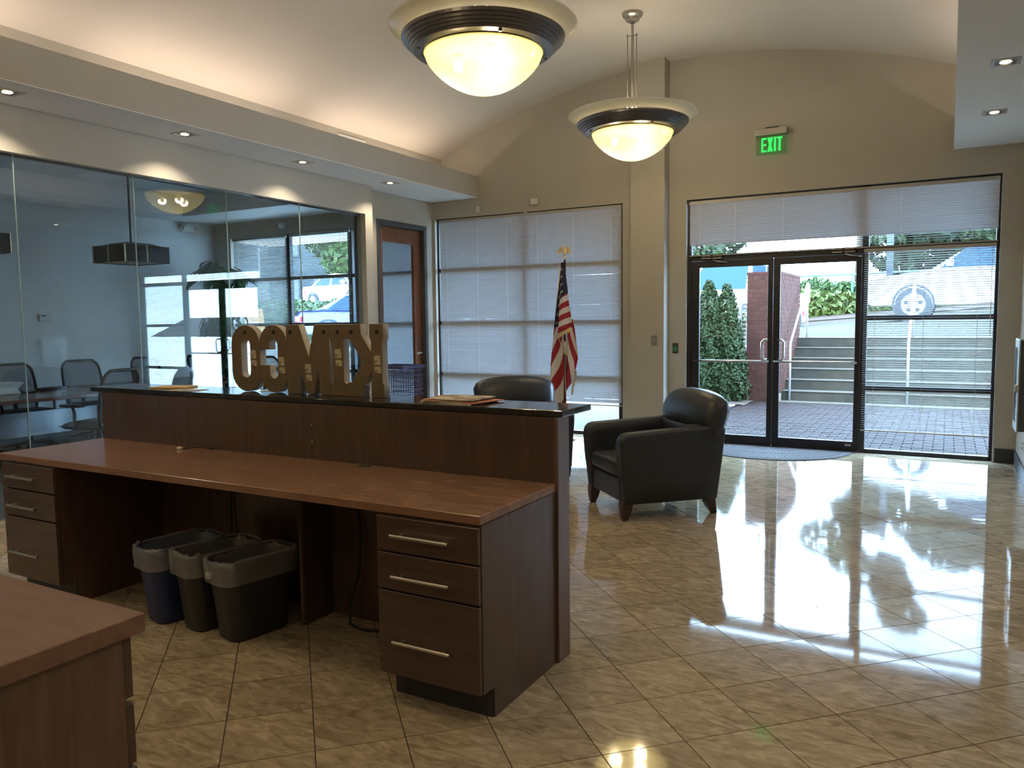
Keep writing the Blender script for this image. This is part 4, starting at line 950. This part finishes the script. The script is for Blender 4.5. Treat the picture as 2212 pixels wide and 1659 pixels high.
for k in range(110):
    if k < 70: z = random.uniform(1.35, 2.40); r = .05+.28*random.random()*(1.2-abs(z-1.9))
    else: z = random.uniform(.75, 1.7); r = .06+.06*random.random()
    a = random.uniform(0, 2*pi); o = link('leaf', lm[k % 4], t)
    o.location = (r*cos(a), r*sin(a), z); o.rotation_euler = (random.gauss(0, .25), random.uniform(-.5, .5) if z > 2.1 else random.uniform(.0, .9), a)
    s = random.uniform(1.0, 1.6); o.scale = (s, s, s)
random.seed(31)
# ================================================================== OUTDOORS
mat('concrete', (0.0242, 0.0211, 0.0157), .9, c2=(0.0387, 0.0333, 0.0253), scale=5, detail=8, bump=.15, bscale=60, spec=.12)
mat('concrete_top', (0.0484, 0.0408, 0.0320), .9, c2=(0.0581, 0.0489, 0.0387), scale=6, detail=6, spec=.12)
mat('walk', (0.0726, 0.0628, 0.0520), .9, c2=(0.0887, 0.0764, 0.0632), scale=3, spec=.12)
mat('asphalt', (0.0303, 0.0272, 0.0232), .95, c2=(0.0383, 0.0340, 0.0288), scale=20, spec=.12)
mat('mortar', (0.1149, 0.0872, 0.0667), .95, c2=(0.1379, 0.1066, 0.0802), scale=40, spec=.12)
mat('brick', (0.0297, 0.0086, 0.0062), .85, c2=(0.0466, 0.0159, 0.0105), scale=5, rand=1., bump=.2, bscale=90, spec=.12)
mat('brick_old', (0.0323, 0.0128, 0.0070), .85, c2=(0.0484, 0.0272, 0.0168), scale=4, rand=1., bump=.2, bscale=90, spec=.12)
mat('paver', (0.0109, 0.0054, 0.0051), .8, c2=(0.0171, 0.0093, 0.0085), scale=4, rand=1., bump=.2, bscale=70, spec=.12)
mat('sand_joint', (0.0141, 0.0102, 0.0081), .95)
mat('mulch', (0.0202, 0.0102, 0.0063), .95, c2=(0.0443, 0.0255, 0.0168), scale=60, bump=.5, bscale=80)
mat('arb', (0.0060, 0.0137, 0.0022), .7, c2=(0.0162, 0.0275, 0.0039), scale=18, spec=.2)
mat('hedge', (0.0212, 0.0339, 0.0025), .6, c2=(0.0508, 0.0643, 0.0056), scale=10, spec=.3)
mat('ivy', (0.0128, 0.0303, 0.0039), .6, c2=(0.0296, 0.0536, 0.0085), scale=9, spec=.3)
mat('tree', (0.0075, 0.0151, 0.0034), .6, c2=(0.0212, 0.0357, 0.0062), scale=3, spec=.3)
mat('tree_lime', (0.0233, 0.0393, 0.0039), .6, c2=(0.0529, 0.0713, 0.0090), scale=3, spec=.3)
mat('car_white', (.80, .80, .80), .25, coat=1.); mat('car_blue', (.010, .028, .13), .2, coat=1.)
mat('tyre', (.02, .022, .026), .8); mat('car_glass', (.008, .026, .060), .25, spec=.08); mat('alloy', (.55, .56, .58), .3, metal=.8); mat('red_lamp', (.60, .02, .03), .2, coat=1.)
mat('fence_teal', (.03, .20, .18), .5); mat('galv', (.55, .56, .58), .35, metal=.8); mat('orange', (.75, .33, .05), .6); mat('post_blue', (.035, .045, .065), .8)
# ground planes
struct(MB().box(-3.05, 2.2, DB-.01, 14.1, -.25, -.021).build('ground_plaza', 'sand_joint'), 'sandy bed under the red brick paving outside', 'ground')
struct(MB().box(-12.5, -3.05, DB-.01, 13.0, -.25, -.01).build('ground_walk', 'walk'), 'pale concrete walk outside the closed window', 'ground')
def gz(x, y): return 1.18+.0709*(min(max(x, -7), 4)+2.8)+.014*(y-18)
b = MB(); b.grid(lambda u, v: (-14+24*u, 16.1+8.2*v, gz(-14+24*u, 16.1+8.2*v) if v > 0 else min(1.06, gz(-14+24*u, 16.1))), 24, 6)
struct(b.build('ground_street', 'asphalt', smooth=True), 'grey asphalt street above the steps', 'street')
b = MB(); b.grid(lambda u, v: (-14+24*u, 24.3+14*v, gz(-14+24*u, 24.3)+.12+.22*min(1, v*8)+1.3*v), 12, 8)
struct(b.build('ground_bank', 'mulch', smooth=True), 'mulched bank rising behind the street kerb', 'ground')
b = MB(); b.grid(lambda u, v: (-14+24*u, 24.1+.25*min(1, v*2), gz(-14+24*u, 24.2)+(.13 if v > .3 else 0)), 12, 4); struct(b.build('kerb', 'concrete_top'), 'pale kerb along the far side of the street', 'kerb')
# lower court beyond the meeting room
struct(MB().box(-30, -7.6, 13.6, 20.2, -.25, .80).build('ground_court', 'asphalt'), 'raised parking area outside the meeting room window', 'ground')
# pavers
pl = empty('paving', (0, 0, 0)); struct(pl, 'red brick pavers outside the entrance doors', 'paving')
pv = []
nrow = int((13.72-DB)/.105)
for j in range(nrow):
    y = DB+.055+j*.105
    for i in range(26):
        x = -2.98+i*.205+(.1 if j % 2 else 0)
        if x > 2.1: continue
        q = proj((x, y, 0)); pv.append(((q[2] if q and 1480 < q[0] < 2150 else 1e8)+random.random()*.01, x, y))
pv.sort(); pm = MB().box(-.098, .098, -.048, .048, -.022, 0).mesh('paver', 'paver'); rest = MB()
for k, (d, x, y) in enumerate(pv):
    if k < 300: o = link('paver', pm, pl); o.location = (x, y, random.uniform(-.004, .0)); o.rotation_euler = (random.gauss(0, .008), random.gauss(0, .008), random.gauss(0, .012))
    else: rest.box(x-.098, x+.098, y-.048, y+.048, -.022, random.uniform(-.004, 0))
o = rest.build('paver_field', 'paver', pl); o['kind'] = 'stuff'
# steps
t = empty('steps', (0, 0, 0)); tag(t, 'weathered concrete steps climbing from the brick plaza', 'steps')
MB().box(-2.49, 2.2, 13.72, 14.06, -.02, .015).build('apron', 'concrete_top', t)
for k in range(6):
    y0 = 14.02+.30*k; x0 = -2.49
    MB().box(x0, 2.2, y0, 16.3 if k == 5 else y0+.34, .176*k-.02, .176*(k+1)-.012).build('riser', 'concrete', t)
    MB().box(x0, 2.2, y0-.012, 16.3 if k == 5 else y0+.34, .176*(k+1)-.012, .176*(k+1)+.006).build('tread', 'concrete_top', t, bevel=.006)
# brick pier with every brick a piece
def bricks(name, label, origin, ux, L, H, depth, m, bl=.203, bh=.068, bd=.10, jt=.010, mort='mortar', rows=None):
    pass
def brick_face(parent, m, p0, u, L, z0, z1, n, bl=.215, ch=.0775, start=0.):
    # bricks on a vertical face: p0 start, u unit direction along, n outward normal
    u = Vector(u); n = Vector(n); rows = int(round((z1-z0)/ch)); cache = {}
    for r in range(rows):
        x = -(.5*bl if r % 2 else 0)-start
        while x < L-.02:
            a, c = max(0, x)+.005, min(L, x+bl)-.005
            if c-a > .03:
                key = round(c-a, 3)
                if key not in cache:
                    w = c-a; cache[key] = MB().box(-w/2, w/2, -.012, .003, -ch/2+.005, ch/2-.005).mesh('brick', m)
                o = link('brick', cache[key], parent); p = Vector(p0)+u*((a+c)/2); o.location = (p.x, p.y, z0+(r+.5)*ch); o.rotation_euler = (random.gauss(0, .01), 0, math.atan2(u.y, u.x))
                o.location += n*random.uniform(.0, .004)
            x += bl
t = empty('brick_pier', (0, 0, 0)); tag(t, 'tall red brick wing wall beside the concrete steps', 'brick wall')
PX0, PX1, PY = -3.055, -2.49, 13.80
MB().box(PX0+.008, PX1-.008, PY+.008, 15.74, -.05, 2.215).build('mortar_core', 'mortar', t)
brick_face(t, 'brick', (PX0, PY+.008, 0), (1, 0, 0), PX1-PX0, 0, 2.17, (0, -1, 0))
brick_face(t, 'brick', (PX1-.008, PY, 0), (0, 1, 0), 1.94, .155, 2.17, (1, 0, 0), bl=.215, start=.05)
MB().box(PX0-.004, PX1+.004, PY-.004, 15.745, 2.17, 2.225).build('rowlock_cap', 'brick', t, bevel=.006)
# low garden wall with stone cap and cable rail
t = empty('garden_wall', (0, 0, 0)); tag(t, 'low weathered brick garden wall behind the conical shrub', 'brick wall')
MB().box(-6.5, PX0-.01, 14.02, 14.20, -.05, .76).build('mortar_core', 'mortar', t); brick_face(t, 'brick_old', (-3.75, 14.018, 0), (1, 0, 0), .69, 0, .755, (0, -1, 0))
MB().box(-6.5, PX0-.01, 13.98, 14.26, .76, .86).build('stone_cap', 'concrete', t, bevel=.01)
t = empty('cable_railing', (0, 0, 0)); tag(t, 'grey cable railing on the low garden wall', 'railing')
for x in (-3.24, -4.9): MB().box(x-.03, x+.03, 14.09, 14.15, .862, 1.76).build('post', 'galv', t, bevel=.004)
for k in range(8): MB().cyl((-6.4, 14.12, .95+k*.075), (-3.06, 14.12, .95+k*.075), .006, n=6).build('cable', 'galv', t)
MB().box(-3.34, -3.14, 14.09, 14.15, 1.76, 1.79).build('bracket', 'galv', t)
# handrails
def handrail(x, label):
    t = empty('handrail', (x, 0, 0)); tag(t, label, 'handrail', 'steel handrails on the steps')
    MB().tube([(0, 14.0, .02), (0, 14.0, 1.0), (0, 14.05, 1.03), (0, 15.70, 2.05), (0, 15.80, 2.08), (0, 15.95, 2.05), (0, 15.98, 1.95), (0, 15.98, 1.75), (0, 15.90, 1.72)], .021, n=10).build('rail', 'galv', t, smooth=True)
    MB().cyl((0, 15.78, 1.05), (0, 15.78, 2.07), .021, n=10).build('post', 'galv', t, smooth=True)
handrail(-2.36, 'steel handrail in front of the brick wing wall'); handrail(-.55, 'steel handrail seen through the sidelight blind')
# mulch bed
b = MB(); b.grid(lambda u, v: (-6.5+3.6*u, 13.0+1.02*v, .0+.05*sin(pi*min(1, v*1.3+.05))*min(1, (1-u)*9)+random.uniform(0, .02)), 40, 16); o = b.build('mulch_bed', 'mulch', smooth=False); tag(o, 'bed of brown mulch at the foot of the shrub', 'mulch', kind='stuff')
# foliage helpers
def leaves(pts, size, seed, flat=.0):
    rnd = random.Random(seed); b = MB(); vs, fs = [], []
    for (p, nrm) in pts:
        a = Vector((rnd.gauss(0, 1), rnd.gauss(0, 1), rnd.gauss(0, 1)))*.7+Vector(nrm)*.9
        a.normalize(); u = a.orthogonal().normalized(); th = rnd.uniform(0, 6.28); v = a.cross(u); d = u*cos(th)+v*sin(th); e = a.cross(d); s = size*rnd.uniform(.6, 1.4)
        p = Vector(p); o = len(vs); vs += [p-d*s, p+e*s*.45, p+d*s, p-e*s*.45]; fs.append((o, o+1, o+2, o+3))
    b.v = [tuple(q) for q in vs]; b.f = fs; return b
def cone_pts(n, h, r, seed, c=(0, 0, 0), tip=.15, power=.75):
    rnd = random.Random(seed); out = []
    while len(out) < n:
        z = rnd.random(); rad = r*(1-z)**power*(.55+.45*min(1, z*6+.35))+.02
        a = rnd.uniform(0, 2*pi); k = rnd.uniform(.75, 1.06)*(1+.10*sin(9*a+14*z)+.08*sin(23*z+3*a))
        if rnd.random() > (rad/r)+.12: continue
        out.append(((c[0]+rad*k*cos(a), c[1]+rad*k*sin(a), c[2]+z*h), (cos(a), sin(a), .5)))
    return out
t = empty('conical_shrub', (-3.48, 13.42, 0)); tag(t, 'two peaked conical evergreen shrub outside the left door', 'shrub')
leaves(cone_pts(10000, 2.05, .43, 1, (-.13, 0, .04), power=.62)+cone_pts(7000, 1.98, .37, 2, (.17, .03, .04), power=.60), .034, 3).build('foliage', 'arb', t)
MB().cyl((0, 0, 0), (-.03, 0, 1.6), .05, .02).build('trunk', 'stem_brown', t)
MB().lathe([(.30, .12), (.29, .5), (.2, 1.1), (.09, 1.7), (0, 1.9)], n=14).build('inner_foliage', 'arb', t, smooth=True)
def box_pts(n, x0, x1, y0, y1, zf0, zf1, seed):
    rnd = random.Random(seed); out = []
    for _ in range(n):
        x, y = rnd.uniform(x0, x1), rnd.uniform(y0, y1); z0, z1 = zf0(x, y), zf1(x, y)
        f = rnd.random()
        if f < .45: out.append(((x, y0+rnd.uniform(-.1, .12), rnd.uniform(z0, z1)), (0, -1, .3)))
        elif f < .9: out.append(((x, y, z1+rnd.uniform(-.12, .10)), (0, -.3, 1)))
        else: out.append(((x, y, rnd.uniform(z0, z1)), (0, 0, 1)))
    return out
def hedge(name, label, cat, m, n, x0, x1, y0, y1, z0, h, size, seed, wave=.08):
    t = empty(name, ((x0+x1)/2, y0, z0)); tag(t, label, cat)
    f0 = lambda x, y: 0; f1 = lambda x, y: h*(1+wave*sin(x*2.3)+wave*.6*sin(x*5.1+y)); xm = (x0+x1)/2
    leaves(box_pts(n, x0-xm, x1-xm, 0, y1-y0, f0, f1, seed), size, seed).build('foliage', m, t)
    MB().box(x0-xm+.05, x1-xm-.05, .12, y1-y0-.1, 0, h*.86).build('inner_foliage', m, t)
    for k in range(int((x1-x0)/1.5)): MB().cyl((x0-xm+.7+k*1.5, .5, -.05), (x0-xm+.7+k*1.5, .5, h*.5), .04, n=6).build('stem', 'stem_brown', t)
    return t
hedge('hedge', 'bright yellow green clipped hedge behind the street', 'hedge', 'hedge', 5200, -6.2, 2.6, 24.9, 26.0, 1.38, .72, .11, 5)
hedge('ivy_bank', 'green ivy covered bank above the clipped hedge', 'ivy', 'ivy', 6500, -6.6, 3.0, 27.6, 30.5, 1.75, .75, .12, 6, .12)
hedge('hedge', 'small green hedge behind the cable railing', 'hedge', 'hedge', 1700, -6.6, -3.3, 14.6, 15.2, .86, .62, .07, 7)
# chain link fence top rail and posts
t = empty('chain_fence', (0, 27.0, 0)); tag(t, 'thin teal chain fence along the top of the ivy bank', 'fence')
MB().cyl((-7, 0, 2.74), (9, 0, 2.9), .03, n=6).build('top_rail', 'fence_teal', t)
for x in (-6.2, -2.7, .8, 4.3): MB().cyl((x, 0, 1.5), (x, 0, 2.76+.01*(x+7)), .035, n=8).build('post', 'fence_teal', t)
# trees
def tree(x, y, z, h, r, label, m, n, seed, size=.16, zc=.62):
    t = empty('tree', (x, y, z)); tag(t, label, 'tree', 'trees outside'); rnd = random.Random(seed); pts = []
    cl = [(rnd.gauss(0, r*.5), rnd.gauss(0, r*.4), h*zc+rnd.gauss(0, h*.16), r*rnd.uniform(.35, .6)) for _ in range(11)]
    for _ in range(n):
        cx, cy, cz, cr = cl[rnd.randrange(11)]; a = Vector((rnd.gauss(0, 1), rnd.gauss(0, 1), rnd.gauss(0, 1))).normalized()
        pts.append(((cx+a.x*cr, cy+a.y*cr, cz+a.z*cr*.8), tuple(a)))
    leaves(pts, size, seed).build('crown', m, t)
    MB().tube([(0, 0, -.1), (.05, 0, h*.3), (.0, .05, h*.65)], [.16, .12, .05]).build('trunk', 'stem_brown', t, smooth=True)
    return t
tree(.9, 32.5, 2.3, 6.0, 2.6, 'dark leafy tree behind the parked white car', 'tree', 9000, 41, .22, .36)
tree(7.6, 34.5, 2.4, 7.5, 2.8, 'taller dark tree at the far right of the street', 'tree', 8000, 42, .22, .36)
tree(-9.6, 29.5, 1.9, 6.0, 2.4, 'dark green tree showing through the truck windows', 'tree', 6500, 43, .2, .36)
tree(-23.4, 26.6, 2.0, 6.2, 2.3, 'large lime green tree outside the meeting room', 'tree_lime', 9000, 44, .2, .50)
tree(-3.2, 34.0, 2.6, 7.6, 1.7, 'tall tree crown rising out of view above the street', 'tree', 5000, 46, .2, .66)
tree(1.6, 38.5, 2.8, 9.0, 2.6, 'very tall tree far behind the parked car', 'tree', 8000, 47, .24, .60)
# post and orange box near the street
tag(MB().cyl((.0, 0, 0), (0, 0, 4.2), .10, n=14).build('street_pole', 'post_blue', smooth=True), 'pale blue grey street pole behind the parked car', 'pole').location = (-1.62, 26.6, 1.4)
t = empty('traffic_barrel', (-17.4, 16.0, .80)); tag(t, 'orange traffic barrel outside the meeting room window', 'barrel')
MB().lathe([(0, 0), (.32, 0), (.30, .1), (.27, .35), (.26, .7), (.22, 1.05), (0, 1.07)], n=20).build('body', 'orange', t, smooth=True); MB().lathe([(.285, .3), (.275, .42)], n=20).build('band', 'car_white', t); MB().lathe([(.265, .65), (.25, .78)], n=20).build('band', 'car_white', t)
# cars: side profile lofted across the width
def car(x, y, z, rz, body, label, kind='sedan', sc=1.0):
    t = empty('car' if kind != 'truck' else 'pickup_truck', (x, y, z), rz); tag(t, label, 'car' if kind != 'truck' else 'truck')
    if kind == 'suv':
        lo = [(-2.25, .35), (-2.30, .62), (-2.22, .88), (-1.95, .98), (-1.05, 1.10), (1.9, 1.12), (2.25, 1.05), (2.32, .70), (2.25, .38)]
        cab = [(-1.10, 1.08), (-.35, 1.58), (.2, 1.68), (1.6, 1.64), (2.15, 1.10)]; wh = (-1.38, 1.40); wr = .36
    elif kind == 'truck':
        lo = [(-2.7, .45), (-2.75, .95), (-2.6, 1.16), (-1.25, 1.22), (2.8, 1.22), (2.85, .55), (2.7, .45)]
        cab = [(-1.30, 1.20), (-.75, 1.92), (-.4, 1.98), (1.0, 1.98), (1.15, 1.20)]; wh = (-1.75, 1.75); wr = .42
    else:
        lo = [(-2.2, .32), (-2.28, .58), (-2.15, .80), (-1.2, .93), (1.5, .98), (2.2, .95), (2.28, .60), (2.2, .34)]
        cab = [(-1.25, .92), (-.45, 1.38), (.1, 1.45), (.9, 1.40), (1.75, .97)]; wh = (-1.35, 1.40); wr = .33
    W = .90; b = MB()
    b.loft([[(px, -W+.10, pz*.98+.01) for px, pz in lo], [(px, -W, pz) for px, pz in lo][:], [(px, W, pz) for px, pz in lo], [(px, W-.10, pz*.98+.01) for px, pz in lo]]); b.build('body', body, t, bevel=.06, seg=3)
    Wc = W-.10
    b = MB(); b.loft([[(px, -(Wc if pz < 1.25 else Wc-.12), pz) for px, pz in cab], [(px, (Wc if pz < 1.25 else Wc-.12), pz) for px, pz in cab]]); b.build('cabin', body, t, bevel=.06, seg=3)
    # windows: side glass panels, windscreen and rear screen
    zt = max(p[1] for p in cab)-.10; zb = min(p[1] for p in cab)+.05
    for s in (-1, 1):
        for (u0, u1) in ((.04, .47), (.52, .93)):
            def X(u, top): a = cab[0][0]+(cab[1][0]-cab[0][0])*(.85 if top else .12); c = cab[-1][0]+(cab[-2][0]-cab[-1][0])*(.85 if top else .12); return a+(c-a)*u
            yb, yt = s*(Wc+.006), s*(Wc-.092)
            MB().loft([[(X(u0, 0), yb, zb), (X(u1, 0), yb, zb), (X(u1, 1), yt, zt), (X(u0, 1), yt, zt)], [(X(u0, 0), yb-s*.03, zb), (X(u1, 0), yb-s*.03, zb), (X(u1, 1), yt-s*.03, zt), (X(u0, 1), yt-s*.03, zt)]]).build('side_window', 'car_glass', t)
        o = MB().box(cab[0][0]+.25, cab[0][0]+.45, s*(Wc+.02), s*(Wc+.30) if s > 0 else s*(Wc+.02)+.0, zb-.02, zb+.20) if False else None
        y0, y1 = sorted((s*(Wc+.05), s*(Wc+.30 if kind == 'truck' else Wc+.22)))
        MB().box(cab[0][0]+.32, cab[0][0]+.46, y0, y1, zb+.02, zb+(.26 if kind == 'truck' else .17)).build('wing_mirror', 'tyre' if kind == 'truck' else body, t, bevel=.03)
        for q in wh:
            o = MB().cyl((q, s*(W-.20), wr), (q, s*(W+.012), wr), wr, n=32).build('tyre', 'tyre', t)
            MB().cyl((q, s*(W-.0), wr), (q, s*(W+.018), wr), wr*.66, n=28).build('rim', 'alloy', o)
            for k in range(5): a = 2*pi*k/5+.3; MB().cyl((q+cos(a)*wr*.40, s*(W+.012), wr+sin(a)*wr*.40), (q+cos(a)*wr*.40, s*(W+.021), wr+sin(a)*wr*.40), wr*.13, n=8).build('rim_gap', 'tyre', o)
            b = MB(); b.lathe([(wr*1.02, 0), (wr*1.16, 0), (wr*1.16, .02), (wr*1.02, .02)], n=32); ob = b.build('wheel_arch', 'tyre', t); ob.rotation_euler = (pi/2, 0, 0); ob.location = (q, s*(W-.0)+.01, wr+.02)
    for (p, c_) in ((cab[0], cab[1]), (cab[-1], cab[-2])):
        d = Vector((c_[0]-p[0], 0, c_[1]-p[1])); nrm = Vector((-d.z, 0, d.x)).normalized(); nrm = nrm if nrm.z > 0 else -nrm
        q0 = Vector((p[0], 0, p[1]))+d*.10+nrm*.004; q1 = Vector((p[0], 0, p[1]))+d*.90+nrm*.004; w0, w1 = Wc-.10, Wc-.20
        f = [(q0.x, -w0, q0.z), (q0.x, w0, q0.z), (q1.x, w1, q1.z), (q1.x, -w1, q1.z)]
        MB().loft([f, [tuple(Vector(v)-nrm*.02) for v in f]]).build('windscreen', 'car_glass', t)
    for s in (-1, 1):
        MB().box(lo[0][0]-.05, lo[0][0]+.12, s*.78-.12, s*.78+.10, lo[1][1]+.02, lo[1][1]+.18).build('headlight', 'alloy', t, bevel=.02)
        MB().box(lo[-1][0]-.10, lo[-1][0]+.09, s*.76-.14, s*.76+.12, lo[-2][1]+.06, lo[-2][1]+.22).build('tail_lamp', 'red_lamp', t, bevel=.02)
    return t
car(.70, 19.9, 1.33, radians(0), 'car_white', 'white car parked on the street behind the sidelight', 'suv')
car(-4.75, 20.4, .86, radians(81), 'car_white', 'white pickup truck with a large black mirror on the street', 'truck')
car(-13.3, 16.9, .80, radians(-158), 'car_blue', 'dark blue car with red tail lamp outside the meeting room', 'sedan')
car(-21.6, 25.0, 2.0, radians(165), 'car_white', 'silver white car parked farther off outside the meeting room', 'sedan')
hedge('hedge', 'low green hedge between the two cars outside the meeting room', 'hedge', 'ivy', 5200, -24, -13.5, 20.3, 22.6, .80, 1.25, .13, 9)
b = MB(); b.grid(lambda u, v: (-34+20*u, 20.2+12*v, .8+1.1*min(1, v*3)+.2*v), 8, 12); struct(b.build('ground_lot', 'asphalt', smooth=True), 'sloping ground beyond the hedge outside the meeting room', 'ground')
struct(MB().box(-6.6, -3.06, 14.21, 16.1, -.05, .86).build('ground_planter', 'mulch'), 'planting bed behind the low garden wall', 'ground')

t = empty('neighbour_building', (-32.0, 31.5, 0)); tag(t, 'pale building far outside the meeting room window', 'building')
mat('pale_siding', (.030, .034, .036), .8, c2=(.036, .040, .042), scale=3, spec=.1); mat('far_window', (.008, .010, .013), .3)
MB().box(-5, 4.2, 0, 5, .0, 7.0).build('wall', 'pale_siding', t)
MB().box(-5.3, 4.5, -.4, 5.3, 7.0, 7.4).build('roof', 'far_window', t)
for x in (-3.6, -1.4, .8, 2.8):
    for z in (2.6, 5.0): f = MB().box(x-.55, x+.55, -.05, .02, z, z+1.3).build('window', 'pale_siding', t); MB().box(x-.45, x+.45, -.06, -.045, z+.1, z+1.2).build('pane', 'far_window', f)
